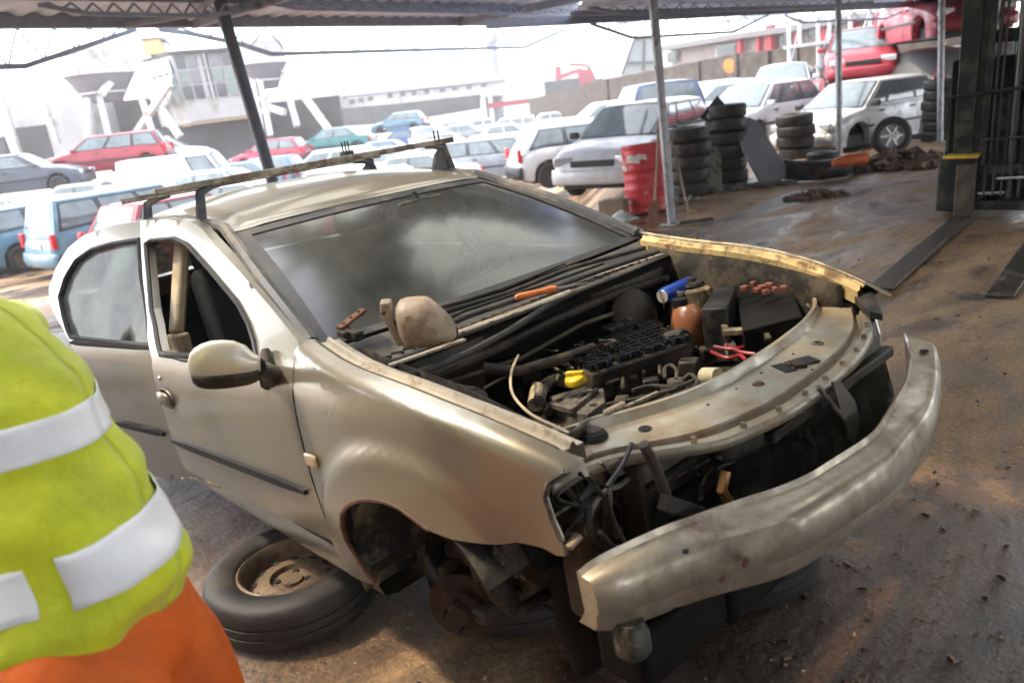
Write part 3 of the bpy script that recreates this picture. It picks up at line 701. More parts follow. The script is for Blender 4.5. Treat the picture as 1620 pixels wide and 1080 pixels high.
# bulkhead, engine bay tub ------------------------------------------
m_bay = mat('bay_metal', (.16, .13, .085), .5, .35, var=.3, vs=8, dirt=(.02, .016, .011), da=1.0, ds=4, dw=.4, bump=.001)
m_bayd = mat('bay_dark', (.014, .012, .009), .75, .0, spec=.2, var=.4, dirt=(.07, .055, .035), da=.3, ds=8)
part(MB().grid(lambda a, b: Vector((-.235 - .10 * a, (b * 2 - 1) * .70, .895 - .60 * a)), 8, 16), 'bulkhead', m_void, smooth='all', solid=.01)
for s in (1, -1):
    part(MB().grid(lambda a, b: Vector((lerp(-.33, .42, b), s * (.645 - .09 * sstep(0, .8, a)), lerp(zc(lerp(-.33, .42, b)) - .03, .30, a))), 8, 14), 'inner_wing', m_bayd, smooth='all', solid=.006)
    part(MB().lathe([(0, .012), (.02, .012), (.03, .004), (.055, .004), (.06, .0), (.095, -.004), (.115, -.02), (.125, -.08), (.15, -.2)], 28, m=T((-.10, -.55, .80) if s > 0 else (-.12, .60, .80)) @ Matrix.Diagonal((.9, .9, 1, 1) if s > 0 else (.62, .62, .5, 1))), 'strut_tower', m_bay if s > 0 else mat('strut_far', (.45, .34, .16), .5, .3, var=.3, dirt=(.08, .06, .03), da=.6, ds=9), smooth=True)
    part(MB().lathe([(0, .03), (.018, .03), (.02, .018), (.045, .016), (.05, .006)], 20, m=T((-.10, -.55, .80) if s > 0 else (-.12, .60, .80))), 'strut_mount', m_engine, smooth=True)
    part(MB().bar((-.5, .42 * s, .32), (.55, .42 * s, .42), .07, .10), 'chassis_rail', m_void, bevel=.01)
part(MB().box((.05, 0, .17), (.75, .95, .08)).box((.05, 0, .26), (.4, .6, .12)), 'dark_underside_mass', m_void, bevel=.02)  # dark boxes added beneath the engine to make the underside dark
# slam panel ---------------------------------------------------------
INY = [-.70, -.614, -.517, -.459, -.352, -.26, -.096, .149, .385, .584, .70]; INX = [.26, .277, .292, .331, .388, .433, .461, .453, .422, .361, .285]
OUY = [-.72, -.632, -.568, -.471, -.417, -.371, -.152, -.082, .127, .266, .485, .574, .70]; OUX = [.415, .418, .432, .50, .588, .625, .677, .675, .665, .65, .585, .53, .47]
def sm(y, ys, xs): return sum(interp(y + k * .03, ys, xs) for k in (-2, -1, 0, 1, 2)) / 5
SP = [(-.02, -.05), (0, .0), (.015, .004), (.05, .004), (.08, -.020), (.13, -.024), (.45, -.020), (.70, -.022), (.73, -.046), (.84, -.046), (.87, -.026), (.985, -.024), (1.0, -.030), (1.0, -.045)]
mb = MB(); V = []; Fq = []; NY = 60
for i in range(NY + 1):
    y = -.69 + 1.39 * i / NY; a = sm(y, INY, INX); b = sm(y, OUY, OUX)
    for (t, dz) in SP: V.append((lerp(a, b, t), y, .765 - .012 * t + dz - .02 * abs(y) ** 2))
n = len(SP)
for i in range(NY):
    for k in range(n - 1): Fq.append((i * n + k, (i + 1) * n + k, (i + 1) * n + k + 1, i * n + k + 1))
m_slam = mat('slam_panel_paint', (.38, .37, .30), .28, .55, var=.12, vs=5, dirt=(.22, .14, .06), da=.3, ds=4.5, coat=.4, dw=.3)
slam = part(mb.add(V, Fq), 'slam_panel', m_slam, smooth=True, ang=30, solid=.003)
# holes and fittings on the panel
def slz(x, y): return .765 - .02 * y * y - .026
def disc(px, py, r, nm='panel_hole', m=m_dark, h=.002, z=None, parent=None, sq=None):
    p = cp(px, py, 2, z or .742)
    mb = MB()
    if sq: mb.box((0, 0, 0), (sq[0], sq[1], h * 2), m=T(p) @ rotm(R(sq[2])))
    else: mb.lathe([(0, h), (r * .8, h), (r, 0)], 18, m=T(p))
    return part(mb, nm, m, parent or slam, smooth=not sq)
for a in ((1020, 677, .016), (968, 668, .008), (881, 717, .011), (1330, 478, .012), (1205, 590, .005), (1255, 560, .004), (1120, 640, .004), (1165, 615, .004), (1303, 455, .004), (913, 715, .006), (1285, 585, .004)): disc(*a)
disc(940, 690, .034, h=.012); disc(940, 690, .024, 'rubber_plug', m_black, .018)
disc(1293, 543, .018, 'washer', m_cast, .003); disc(1293, 543, .009, h=.005)
disc(1200, 608, .016, 'bolt', m_rust, .004); disc(1200, 608, .008, 'bolt', m_cast, .009)
for a in ((1240, 582, .03, (.035, .07, 60)), (1275, 570, .03, (.05, .055, 60))): disc(a[0], a[1], a[2], 'latch_opening', m_dark, .0015, sq=a[3])
disc(1262, 577, 0, 'bonnet_latch', m_blackm, .008, sq=(.03, .05, 50)); disc(1248, 577, 0, 'latch_spring', m_rust, .006, sq=(.012, .03, 50))
# yellow-brown primer stain around the near hole
pl = empty('x', None, None); bpy.data.objects.remove(pl)
# near end plate and far end plate
part(MB().prism([cp(a, b, 2, .735) for a, b in ((832, 694), (885, 672), (940, 715), (905, 737), (860, 720))], (0, 0, 0), (0, 0, -.004)), 'corner_plate', m_paint_in, smooth=False)
part(MB().prism([cp(a, b, 2, .77) for a, b in ((1340, 447), (1375, 443), (1396, 497), (1375, 492), (1352, 470))], (0, 0, 0), (0, 0, -.02)), 'lamp_bracket', m_black)
# row of clips along the outer edge
for i in range(9):
    y = -.40 + i * .11; x = sm(y, OUY, OUX) - .012; part(MB().box((x, y, .735), (.012, .008, .016)), 'panel_clip', m_paint_in, slam)
# bumper beam -----------------------------------------------------------
BIY = [-.78, -.739, -.60, -.534, -.486, -.45, -.295, .006, .11, .341, .587, .804]; BIX = [.52, .542, .60, .632, .653, .665, .745, .783, .763, .722, .639, .53]
BCY = [-.78, -.751, -.576, -.45, -.377, -.05, .257, .455, .704, .804]; BCX = [.575, .585, .672, .755, .79, .835, .812, .757, .665, .61]
mb = MB(); V = []; Fq = []; NB = 64
for i in range(NB + 1):
    y = -.765 + 1.545 * i / NB; a = sm(y, BIY, BIX); b = sm(y, BCY, BCX)
    e = min(1, (i + .0) / 2.5, (NB - i) / 2.5) ; e = .62 + .38 * math.sqrt(max(0, e))
    zt = .618 - .018 * sstep(-.55, -.78, y); zb = .455 + .035 * abs(y) ** 2 - .018 * sstep(-.5, -.75, y)
    dent = .018 * math.exp(-((y + .47) / .05) ** 2)
    hh = (zt - zb)
    prof = [(a + .004, zt - .10), (a, zt + .006), (a + .007, zt + .012), (a + .012, zt - .002), (lerp(a, b, .6), zt - .004 - dent), (b - .004, zt - .006 - dent * .5), (b + .010, zt - .018), (b + .018, zt - hh * .40), (b + .016, zt - hh * .62), (b + .004, zt - hh * .70), (b + .004, zt - hh * .86), (b - .012, zb), (b - .07, zb + .004)]
    zm = (zt + zb) / 2; xm = a
    for (x, z) in prof: V.append((lerp(xm, x, e if x > xm + .02 else 1), y, lerp(zm, z, .6 + .4 * e)))
n = len(prof)
for i in range(NB):
    for k in range(n - 1): Fq.append((i * n + k, (i + 1) * n + k, (i + 1) * n + k + 1, i * n + k + 1))
Fq.append(tuple(range(n))); Fq.append(tuple(NB * n + k for k in range(n))[::-1])
m_beam = mat('beam_paint', (.42, .37, .28), .28, .6, var=.2, vs=5, dirt=(.13, .07, .04), da=.16, ds=4.5, coat=.4, dw=.3)
beamo = part(mb.add(V, Fq), 'bumper_beam', m_beam, smooth=True, ang=40)
for (px, py, x, r, nm) in ((1141, 914, .76, .008, 'beam_bolt'), (1085, 873, .72, .006, 'beam_hole'), (1462, 556, .6, .012, 'beam_hole'), (1178, 888, .79, .01, 'beam_bolt')):
    p = cp(px, py, 2, .62) if nm == 'beam_hole' else cp(px, py, 0, sm(-.5, BCY, BCX) + .03)
    part(MB().lathe([(0, .004), (r, .004), (r * 1.1, 0)], 14, m=T(p) @ (Matrix.Identity(4) if nm == 'beam_hole' else rotm(R(90), 'Y') @ Matrix.Identity(4))), nm, m_rust if nm == 'beam_bolt' else m_dark, beamo, smooth=True)
# radiator and front carrier ---------------------------------------------
m_rad = mat('radiator_black', (.010, .011, .010), .45, .2, dirt=(.05, .045, .03), da=.4, ds=20, bump=.002, bs=160)
part(MB().grid(lambda a, b: Vector((lerp(.60, .66, a) - .06 * (abs(b - .45) * 2) ** 2, lerp(-.28, .62, b), lerp(.70, .42, a))), 8, 16), 'radiator', m_rad, smooth='all', solid=.05)
part(MB().box((.63, .14, .665), (.03, .66, .03)).box((.68, .14, .44), (.03, .7, .03)), 'radiator_frame', m_blackm, bevel=.005)
part(MB().prism([cp(a, b, 0, .70) for a, b in ((1318, 604), (1330, 603), (1352, 632), (1362, 668), (1352, 700), (1338, 690), (1330, 650))], (0, 0, 0), (-.006, 0, .0)), 'air_guide', mat('air_guide', (.10, .09, .07), .5, .2), smooth=False)
pxtube([(1294, 612), (1336, 664), (1342, 694)], .70, .006, 'bonnet_stay', m_cast, ax=0)
part(MB().box((.46, -.40, .56), (.09, .20, .28)), 'charcoal_canister', mat('box_brown', (.05, .042, .032), .5, dirt=(.09, .06, .04), da=.3, ds=10), bevel=.012)
mb = MB()
for k in range(4): mb.box((.509, -.40, .47 + k * .06), (.012, .19, .010))
part(mb, 'canister_ribs', m_black)
pxtube([(1018, 702), (1040, 745), (1060, 800)], .56, .012, 'strut_bar', m_grime, ax=0)
part(MB().bar(cp(1050, 795, 0, .60), cp(1105, 812, 0, .60), .03, .035), 'lower_bracket', m_bay, bevel=.004)
pxtube([(1148, 745), (1142, 775), (1158, 800)], .62, .012, 'brass_hose', mat('brass_hose', (.40, .22, .07), .4, .4), ax=0)
part(MB().box((.40, -.60, .50), (.10, .10, .30)), 'washer_tank', mat('tank_dark', (.03, .026, .02), .5, dirt=(.1, .08, .05), da=.3, ds=10), bevel=.02)
m_wire = mat('wire_black', (.02, .019, .017), .5); m_wirel = mat('wire_grey', (.22, .19, .14), .5, dirt=(.05, .04, .03), da=.4, ds=20); m_red = mat('wire_red', (.25, .015, .015), .45)
random.seed(11)
def wire(pts, x, r, m, ax=0, nm='cable', wob=.012):
    P = [cp(a, b, ax, x if not isinstance(x, (list, tuple)) else x[i]) for i, (a, b) in enumerate(pts)]
    Q = []
    for i in range(len(P) - 1):
        for k in range(5):
            t = k / 5; a = P[max(0, i - 1)]; b = P[i]; c = P[i + 1]; d = P[min(len(P) - 1, i + 2)]
            q = .5 * ((2 * b) + (c - a) * t + (2 * a - 5 * b + 4 * c - d) * t * t + (3 * b - a - 3 * c + d) * t ** 3); Q.append(q)
    Q.append(P[-1]); return part(MB().tube(Q, r, 6), nm, m, car, smooth=True)
wire([(985, 712), (975, 745), (962, 772), (958, 768)], .44, .006, m_wirel); wire([(1008, 745), (980, 768), (960, 774), (940, 800), (925, 845)], .46, .006, m_wirel)
wire([(965, 774), (967, 810), (985, 850), (1000, 872)], .47, .005, m_wirel); wire([(948, 840), (970, 862), (985, 868)], .5, .005, m_wirel)
wire([(1000, 700), (985, 735), (960, 770)], .48, .006, m_wire); wire([(905, 745), (925, 790), (900, 840), (880, 830)], .40, .009, m_wire)
wire([(1010, 720), (1000, 735), (975, 750), (950, 730)], .45, .005, m_wirel); wire([(1095, 870), (1000, 880), (940, 850), (930, 800)], .5, .008, m_wire)
for k in range(16):
    a = (random.uniform(885, 1000), random.uniform(735, 800)); b = (a[0] + random.uniform(-45, 45), a[1] + random.uniform(15, 50)); c = (b[0] + random.uniform(-40, 40), b[1] + random.uniform(10, 45))
    wire([a, b, c], random.uniform(.34, .5), random.choice((.004, .006, .009)), random.choice((m_wire, m_wire, m_wirel, m_engine)))
for k in range(14):
    a = (random.uniform(1120, 1260), random.uniform(705, 740)); b = (a[0] + random.uniform(-60, 60), a[1] + random.uniform(10, 30)); c = (b[0] + random.uniform(-40, 60), b[1] + random.uniform(5, 40))
    wire([a, b, c], random.uniform(.5, .58), random.choice((.004, .006)), random.choice((m_wire, m_wirel, m_grime)))
# headlamp socket behind the wing edge
part(MB().grid(lambda a, b: Vector((.36 - .05 * math.sin(math.pi * b), -.72 + .22 * a, .50 + .27 * b)), 6, 8), 'lamp_socket', m_bayd, smooth='all', solid=.01)
part(MB().tube([fsurf(x, z) for (x, z) in ((.488, .64), (.476, .683), (.466, .737), (.478, .769), (.51, .795))], .006, 6), 'lamp_edge', m_cast, smooth=True)
part(MB().bar(cp(898, 866, 0, .5), cp(916, 846, 0, .5), .02, .012), 'wing_hook', m_paint_in, bevel=.003)
# engine ------------------------------------------------------------
def onz(px, py, z): return cp(px, py, 2, z)
part(MB().box((.06, .0, .47), (.46, .80, .30)), 'engine_block', m_engine, bevel=.03)
# ribbed cam cover / intake
c0 = [onz(848, 552, .735), onz(1012, 498, .735), onz(1094, 535, .735), onz(935, 585, .735)]
def quadpt(u, v): return c0[0].lerp(c0[1], u).lerp(c0[3].lerp(c0[2], u), v)
mb = MB(); mb.prism([quadpt(0, 0), quadpt(1, 0), quadpt(1, 1), quadpt(0, 1)], (0, 0, -.01), (0, 0, -.11))
ec = part(mb, 'engine_cover', m_engine, bevel=.012)
mb = MB(); mb2 = MB(); random.seed(5)
for i in range(26):
    for j in range(12):
        u = (i + .5) / 26; v = (j + .5) / 12; p = quadpt(u, v); h_ = .016 + random.random() * .008
        if (i + j) % 7 == 3: continue
        mb.box(p + Vector((0, 0, 0)), (.010, .010, h_), R(20))
for j in range(5): mb.bar(quadpt(0, .1 + j * .2), quadpt(1, .1 + j * .2), .006, .014)
for i in range(9): mb.bar(quadpt(.06 + i * .11, 0), quadpt(.06 + i * .11, 1), .006, .014)
part(mb, 'cover_studs', mat('stud_black', (.02, .021, .024), .25, .2), ec)
# corrugated hose end at the left of the cover
hp0, hp1 = onz(848, 566, .68), onz(915, 578, .70)
mb = MB(); P = [hp0.lerp(hp1, i / 40) for i in range(41)]; mb.tube(P, [.022 + .005 * (i % 4 < 2) for i in range(41)], 14); part(mb, 'intake_hose', m_engine, smooth=False)
wire([(846, 572), (838, 588), (845, 620), (870, 650)], .66, .014, m_engine, ax=2, nm='hose')
# round cover on the front right (dark drum)
part(MB().lathe([(0, .05), (.035, .05), (.045, .04), (.048, 0), (.05, -.10)], 24, m=T(onz(1068, 545, .70)) @ rotm(R(70), 'Y') @ rotm(R(0), 'X')), 'throttle_body', m_engine, smooth=True)
disc(1072, 533, .018, 'cream_tag', m_creampl, .004, z=.735, parent=ec)
# oil filler cap
cap = onz(911, 601, .72)
oc = part(MB().lathe([(0, .016), (.022, .016), (.030, .012), (.034, .004), (.034, -.006), (.02, -.012)], 20, m=T(cap) @ rotm(R(12), 'X')), 'oil_cap', mat('cap_yellow', (.72, .48, .015), .45, dirt=(.2, .13, .03), da=.3, ds=25), smooth=True)
part(MB().box(cap + Vector((0, 0, .020)), (.055, .016, .016), R(30)), 'cap_grip', MATS['cap_yellow'], oc, bevel=.003)
wire([(897, 604), (880, 600), (860, 612), (852, 635)], .69, .020, m_cast, ax=2, nm='filler_neck')
part(MB().tube([onz(850, 612, .70), onz(847, 640, .68)], [.020, .024], 12), 'hose_end', m_creampl, smooth=True)
# alternator bracket: cast plate with pockets
br = [onz(a, b, .66) for a, b in ((868, 632), (935, 612), (955, 612), (958, 640), (930, 660), (900, 655))]
bk = part(MB().prism(br, (0, 0, .01), (0, 0, -.05)), 'cast_bracket', m_cast, bevel=.004)
for (a, b, r) in ((885, 632, .013), (905, 627, .012), (925, 624, .011), (895, 645, .012), (915, 640, .010), (938, 640, .013)): disc(a, b, r, 'bracket_pocket', m_dark, .0015, z=.6715, parent=bk)
mb = MB(); mb.bar(onz(905, 650, .675), onz(945, 618, .675), .012, .02); mb.bar(onz(870, 640, .672), onz(905, 650, .672), .012, .02); part(mb, 'bracket_web', m_cast, bk, bevel=.003)
# lower left chassis rail / battery tray
part(MB().bar(onz(775, 655, .60), onz(840, 628, .62), .022, .03), 'tray_bar', m_bay, bevel=.004)
part(MB().prism([onz(a, b, .58) for a, b in ((782, 655), (830, 640), (905, 680), (850, 695))], (0, 0, 0), (0, 0, -.01)), 'tray_plate', mat('tray', (.05, .052, .055), .35, .4, dirt=(.1, .08, .05), da=.4, ds=10))
part(MB().box(onz(800, 630, .62), (.09, .06, .05), R(20)), 'mount_block', m_bay, bevel=.01)
part(MB().box(onz(838, 618, .66), (.02, .012, .05), R(20)), 'relay_bracket', m_bay, bevel=.003); part(MB().box(onz(822, 622, .64), (.03, .03, .03), R(40)), 'relay', m_bay, bevel=.003)
# bonnet release cable: springing loop
wire([(820, 562), (810, 585), (808, 610), (815, 630), (840, 655), (880, 675), (905, 687)], [.80, .80, .79, .775, .77, .77, .765], .004, mat('cable_buff', (.52, .42, .28), .5), ax=2, nm='release_cable')
wire([(905, 687), (925, 668), (965, 655), (1000, 640), (1040, 622)], .765, .007, m_wirel, ax=2)
for k in range(5): disc(960 + k * 6, 652 - k * 3, .010, 'cable_sleeve', m_paint_in, .006, z=.772)
wire([(1000, 655), (1040, 640), (1090, 622), (1150, 600)], .72, .014, m_engine, ax=2, nm='hose')
# pipes round the front of the engine
for pts in ([(1018, 590), (1020, 572), (1032, 568), (1042, 575), (1044, 592)], [(1052, 598), (1052, 582), (1062, 578), (1070, 585), (1070, 600)], [(985, 615), (985, 590), (978, 600), (958, 607)], [(1080, 600), (1092, 592), (1102, 600), (1100, 612)], [(1000, 618), (1030, 610), (1070, 612), (1100, 600)], [(960, 640), (1010, 630), (1070, 615)]):
    wire(pts, .68, .006, m_grime, ax=2, nm='fuel_pipe')
part(MB().tube([onz(1043, 570, .68), onz(1043, 548, .70)], .004, 6), 'dipstick', m_cast, smooth=True)
for (a, b, sx, sy, sz, m) in ((1030, 610, .05, .04, .05, m_engine), (1070, 610, .05, .05, .04, m_grime), (985, 640, .04, .04, .05, m_grime), (1000, 600, .03, .05, .04, m_engine), (940, 600, .05, .03, .04, m_engine), (1090, 580, .06, .05, .05, m_engine), (1120, 560, .05, .05, .05, m_engine), (870, 600, .08, .05, .04, m_engine)):
    part(MB().box(onz(a, b, .66), (sx, sy, sz), R(random.uniform(0, 60))), 'engine_fitting', m, bevel=.008)
part(MB().lathe([(0, .035), (.02, .035), (.022, .03), (.024, -.03)], 14, m=T(onz(1125, 594, .71)) @ rotm(R(75), 'Y') @ rotm(R(20), 'X')), 'filter_end', mat('cream_filter', (.62, .52, .32), .6, var=.2, vs=60), smooth=True)
# expansion tank (amber brown)
tk = onz(1088, 503, .745)
part(MB().lathe([(0, .045), (.03, .045), (.05, .03), (.062, .0), (.064, -.05), (.05, -.09), (0, -.1)], 20, m=T(tk) @ Matrix.Diagonal((1, .8, 1, 1))), 'expansion_tank', mat('tank_amber', (.26, .10, .045), .28, coat=.3, var=.2), smooth=True)
part(MB().lathe([(0, .028), (.024, .026), (.028, .016), (.028, 0)], 16, m=T(onz(1076, 484, .785))), 'tank_cap', m_black, smooth=True)
# fuse box cover and battery frame on the far side
def slab(pts, z, h, nm, m, bev=.004): return part(MB().prism([onz(a, b, z) for a, b in pts], (0, 0, 0), (0, 0, -h)), nm, m, bevel=bev)
slab([(1135, 452), (1165, 450), (1150, 487), (1108, 488)], .815, .18, 'fuse_box', m_black, .006)
slab([(1164, 462), (1256, 464), (1270, 500), (1175, 523)], .77, .12, 'battery_tray', m_void)
part(MB().bar(onz(1137, 490, .77), onz(1150, 530, .74), .02, .03).bar(onz(1145, 525, .75), onz(1205, 522, .75), .03, .02).bar(onz(1205, 522, .75), onz(1215, 540, .72), .02, .03), 'battery_frame', mat('olive_metal', (.24, .20, .11), .5, .3, dirt=(.05, .04, .03), da=.3, ds=10), bevel=.004)
slab([(1145, 540), (1162, 537), (1166, 548), (1150, 552)], .70, .03, 'relay', mat('relay_grey', (.4, .38, .34), .5))
slab([(1186, 528), (1204, 526), (1208, 540), (1190, 542)], .70, .03, 'relay', m_black)
for pts in ([(1130, 548), (1160, 552), (1190, 545), (1208, 548)], [(1125, 556), (1150, 566), (1170, 562), (1180, 570)], [(1150, 545), (1170, 556), (1195, 560)]): wire(pts, .705, .006, m_red, ax=2)
for (a, b) in ((1192, 449), (1206, 455), (1218, 451), (1226, 458), (1240, 456), (1178, 456), (1198, 459), (1212, 462)): part(MB().box(onz(a, b, .82), (random.uniform(.012, .03), random.uniform(.015, .03), .018), R(random.uniform(0, 90))), 'fuse', mat('fuse_red', (.17, .05, .03), .5, var=.4), bevel=.003)
wire([(1243, 452), (1265, 470), (1283, 488)], .74, .006, m_cast, ax=2); wire([(1110, 420), (1113, 435), (1118, 446)], .78, .005, m_cast, ax=2)
wire([(1170, 452), (1200, 440), (1240, 455)], .75, .005, m_wirel, ax=2); wire([(1050, 440), (1100, 425), (1160, 430), (1240, 452)], .70, .006, m_wire, ax=2)
for k in range(26):
    a = (random.uniform(850, 1200), 0); y0 = lerp(640, 480, (a[0] - 850) / 350); a = (a[0], y0 + random.uniform(-30, 30)); b = (a[0] + random.uniform(-35, 35), a[1] + random.uniform(-20, 20)); c = (b[0] + random.uniform(-35, 35), b[1] + random.uniform(-20, 25))
    wire([a, b, c], random.uniform(.60, .66), random.choice((.004, .006, .008)), random.choice((m_wire, m_wire, m_wirel, m_engine)), ax=2)
# bulkhead fittings: looms, pipes, servo, soundproofing
part(MB().grid(lambda a, b: Vector((-.225 - .05 * a, lerp(-.62, -.30, b), lerp(.88, .66, a))), 4, 6), 'bulkhead_pad', m_bay, smooth='all', solid=.012)
part(MB().grid(lambda a, b: Vector((-.235 - .05 * a, lerp(.20, .60, b), lerp(.87, .70, a))), 4, 6), 'bulkhead_pad', m_grime, smooth='all', solid=.012)
part(MB().lathe([(0, .05), (.05, .05), (.105, .02), (.115, 0), (.11, -.03), (0, -.05)], 26, m=T((-.20, .36, .74)) @ rotm(R(80), 'Y')), 'brake_servo', m_engine, smooth=True)
part(MB().tube([(-.21, -.58, .84), (-.215, -.3, .83), (-.22, 0, .845), (-.22, .3, .85), (-.22, .6, .83)], [.014, .016, .014, .016, .012], 10), 'wiring_loom', m_engine, smooth=True)
part(MB().tube([(-.20, -.5, .80), (-.19, -.2, .78), (-.20, .1, .80), (-.19, .35, .79)], .007, 8), 'fuel_pipe', m_grime, smooth=True)
part(MB().tube([(-.19, -.35, .80), (-.15, -.25, .76), (-.10, -.12, .76), (-.12, .05, .74)], .017, 12), 'hose', m_engine, smooth=True)
for k_, (ya, yb_) in enumerate(((-.5, -.32), (-.28, -.10), (-.02, .12), (.15, .30))): part(MB().box((-.19, (ya + yb_) / 2, .70 + .03 * (k_ % 2)), (.06, .07, .06)), 'relay_box', m_black, bevel=.008)
for k in range(22):
    a = (random.uniform(700, 1060), 0); y0 = lerp(610, 470, (a[0] - 700) / 360); a = (a[0], y0 + random.uniform(-5, 30)); b = (a[0] + random.uniform(-40, 50), a[1] + random.uniform(-18, 12)); c = (b[0] + random.uniform(-35, 45), b[1] + random.uniform(-12, 25))
    wire([a, b, c], random.uniform(.70, .78), random.choice((.003, .005, .007)), random.choice((m_wire, m_wirel, m_grime, m_engine)), ax=2)
# wheel housing, hub and strut on the near side -----------------------------
AC = Vector((.03, 0, .36))
part(MB().grid(lambda a, b: Vector((AC.x + .335 * math.cos(R(30 + 165 * b)), -.835 + .30 * a, AC.z + .335 * math.sin(R(30 + 165 * b)) * (.9))), 6, 24), 'wheel_housing', mat('wheel_house', (.15, .13, .085), .7, var=.4, vs=5, dirt=(.015, .013, .01), da=.55, ds=4, dw=.1), smooth='all', solid=.004)
part(MB().grid(lambda a, b: Vector((lerp(-.33, .36, b), -.53, lerp(.72, .22, a))), 3, 3), 'wheel_housing', MATS['wheel_house'])
hub = cp(733, 958, 1, -.67); hm = T(hub) @ rotm(R(90), 'X') @ rotm(R(34), 'Y')
bd_ = part(MB().lathe([(0, .05), (.03, .05), (.035, .03), (.06, .028), (.065, .006), (.098, .006), (.101, 0), (.098, -.006), (.06, -.008)], 32, m=hm), 'brake_disc', mat('disc_rust', (.038, .018, .011), .75, .2, var=.5, vs=22), smooth=True)
for k in range(4): part(MB().tube([hm @ Vector((.045 * math.cos(k * 1.57), .045 * math.sin(k * 1.57), .028)), hm @ Vector((.045 * math.cos(k * 1.57), .045 * math.sin(k * 1.57), .06))], .005, 6), 'wheel_stud', m_blackm, bd_)
part(MB().box(hub + Vector((-.07, .03, .05)), (.05, .07, .09)), 'brake_caliper', m_grime, bevel=.012)
part(MB().tube([(-.02, -.62, .30), (-.05, -.56, .55), (-.10, -.50, .80)], [.03, .032, .045], 14), 'suspension_strut', m_grime, smooth=True)
P = [Vector((-.03 - .06 * i / 60, -.60 + .085 * i / 60, .40 + .30 * i / 60)) + Vector((.062 * math.cos(i * .62), .062 * math.sin(i * .62), 0)) for i in range(61)]
part(MB().tube(P, .008, 6), 'coil_spring', m_engine, smooth=True)
part(MB().bar((0, -.68, .22), (0, -.25, .20), .07, .04).bar((.18, -.66, .30), (.10, -.3, .22), .03, .03), 'wishbone', m_engine, bevel=.01)
part(MB().tube([(.12, -.72, .50), (.17, -.70, .38), (.15, -.66, .30)], [.03, .035, .025], 10), 'steel_elbow', m_bay, smooth=True)
wire([(782, 865), (800, 885), (830, 915)], .30, .004, m_cast); wire([(780, 872), (800, 895), (818, 912)], .30, .004, m_wirel)
# torn liner hanging to the ground
liner_pts = [(870, 878), (905, 872), (930, 905), (938, 960), (958, 1010), (962, 1040), (940, 1058), (912, 1058), (885, 1020), (868, 960), (860, 905)]
def linerp(a, b):
    L_ = [cp(p[0], p[1], 1, -.60) for p in ((868, 872), (872, 930), (880, 985), (898, 1040), (915, 1062))]; Rr = [cp(p[0], p[1], 1, -.60) for p in ((925, 880), (932, 930), (940, 980), (962, 1020), (955, 1055))]
    t = a * 4; i = min(3, int(t)); f_ = t - i; l = L_[i].lerp(L_[i + 1], f_); r = Rr[i].lerp(Rr[i + 1], f_); p = l.lerp(r, b); p.y -= .04 * math.sin(math.pi * b); return p
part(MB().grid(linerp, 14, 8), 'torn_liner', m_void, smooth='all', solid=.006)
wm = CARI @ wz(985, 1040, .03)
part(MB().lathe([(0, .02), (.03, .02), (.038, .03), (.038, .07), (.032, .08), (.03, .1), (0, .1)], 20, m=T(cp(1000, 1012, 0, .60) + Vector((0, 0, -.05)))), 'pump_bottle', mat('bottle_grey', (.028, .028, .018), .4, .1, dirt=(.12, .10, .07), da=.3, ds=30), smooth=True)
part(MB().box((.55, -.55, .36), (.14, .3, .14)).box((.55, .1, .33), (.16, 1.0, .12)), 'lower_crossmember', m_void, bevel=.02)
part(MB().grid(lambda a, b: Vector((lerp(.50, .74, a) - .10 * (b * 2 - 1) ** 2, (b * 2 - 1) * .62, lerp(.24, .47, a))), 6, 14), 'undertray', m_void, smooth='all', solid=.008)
# props hold the front up: rear axle
part(MB().tube([(-2.62, -.65, .26), (-2.62, .65, .26)], .04, 10), 'rear_axle', m_engine, smooth=True)
for s in (1, -1): part(MB().lathe([(0, .05), (.08, .05), (.11, .03), (.115, -.03)], 24, m=T((-2.62, -.68 * s, .26)) @ rotm(R(90 * s), 'X')), 'brake_drum', m_rust, smooth=True)
# door mirror on the near door ------------------------------------------------
mroot = empty('door_mirror', None, None); mroot.parent = fdoor
def mirf(a, b):
    # a along the mirror from base to tip, b round
    t = a; prof = [.030, .052, .064, .070, .071, .070, .066, .055, .035, .0]; r = prof[min(9, int(t * 9))] + (prof[min(9, int(t * 9) + 1)] - prof[min(9, int(t * 9))]) * (t * 9 - int(t * 9))
    ang = b * 2 * math.pi
    return Vector((0, 0, 0))
pb = trace([(432, 585)], TF)[0]; pbv = side(*pb)
ivTF = TF.inverted(); ML = ivTF @ cp(297, 583, 1, -1.06); MRt = ivTF @ cp(412, 575, 1, -.905)
ax_ = (ML - MRt); Lm = ax_.length; ax_.normalize(); upv = Vector((0.0, 0, 1)); sd = ax_.cross(upv).normalized(); upv = sd.cross(ax_)
PT = [0, .04, .10, .2, .35, .5, .65, .78, .88, .94, .98, 1.0]; UP = [.018, .022, .028, .052, .066, .070, .070, .064, .054, .042, .024, .004]; DN = [.028, .036, .042, .047, .050, .052, .052, .050, .044, .035, .02, .004]; DP = [.022, .035, .045, .055, .062, .064, .064, .06, .05, .04, .024, .004]
V = []; Fq = []; n = 24
for i, t in enumerate(PT):
    c = MRt + ax_ * (Lm * t)
    for k in range(n):
        a = 2 * math.pi * k / n; sa, ca = math.sin(a), math.cos(a)
        # front side (ca>0) bulges, back face flat
        V.append(c + upv * ((UP[i] if sa > 0 else DN[i]) * (abs(sa) ** .8) * (1 if sa > 0 else -1)) + sd * (DP[i] * (ca if ca > 0 else ca * .35)))
for i in range(len(PT) - 1):
    for k in range(n): Fq.append((i * n + k, i * n + (k + 1) % n, (i + 1) * n + (k + 1) % n, (i + 1) * n + k))
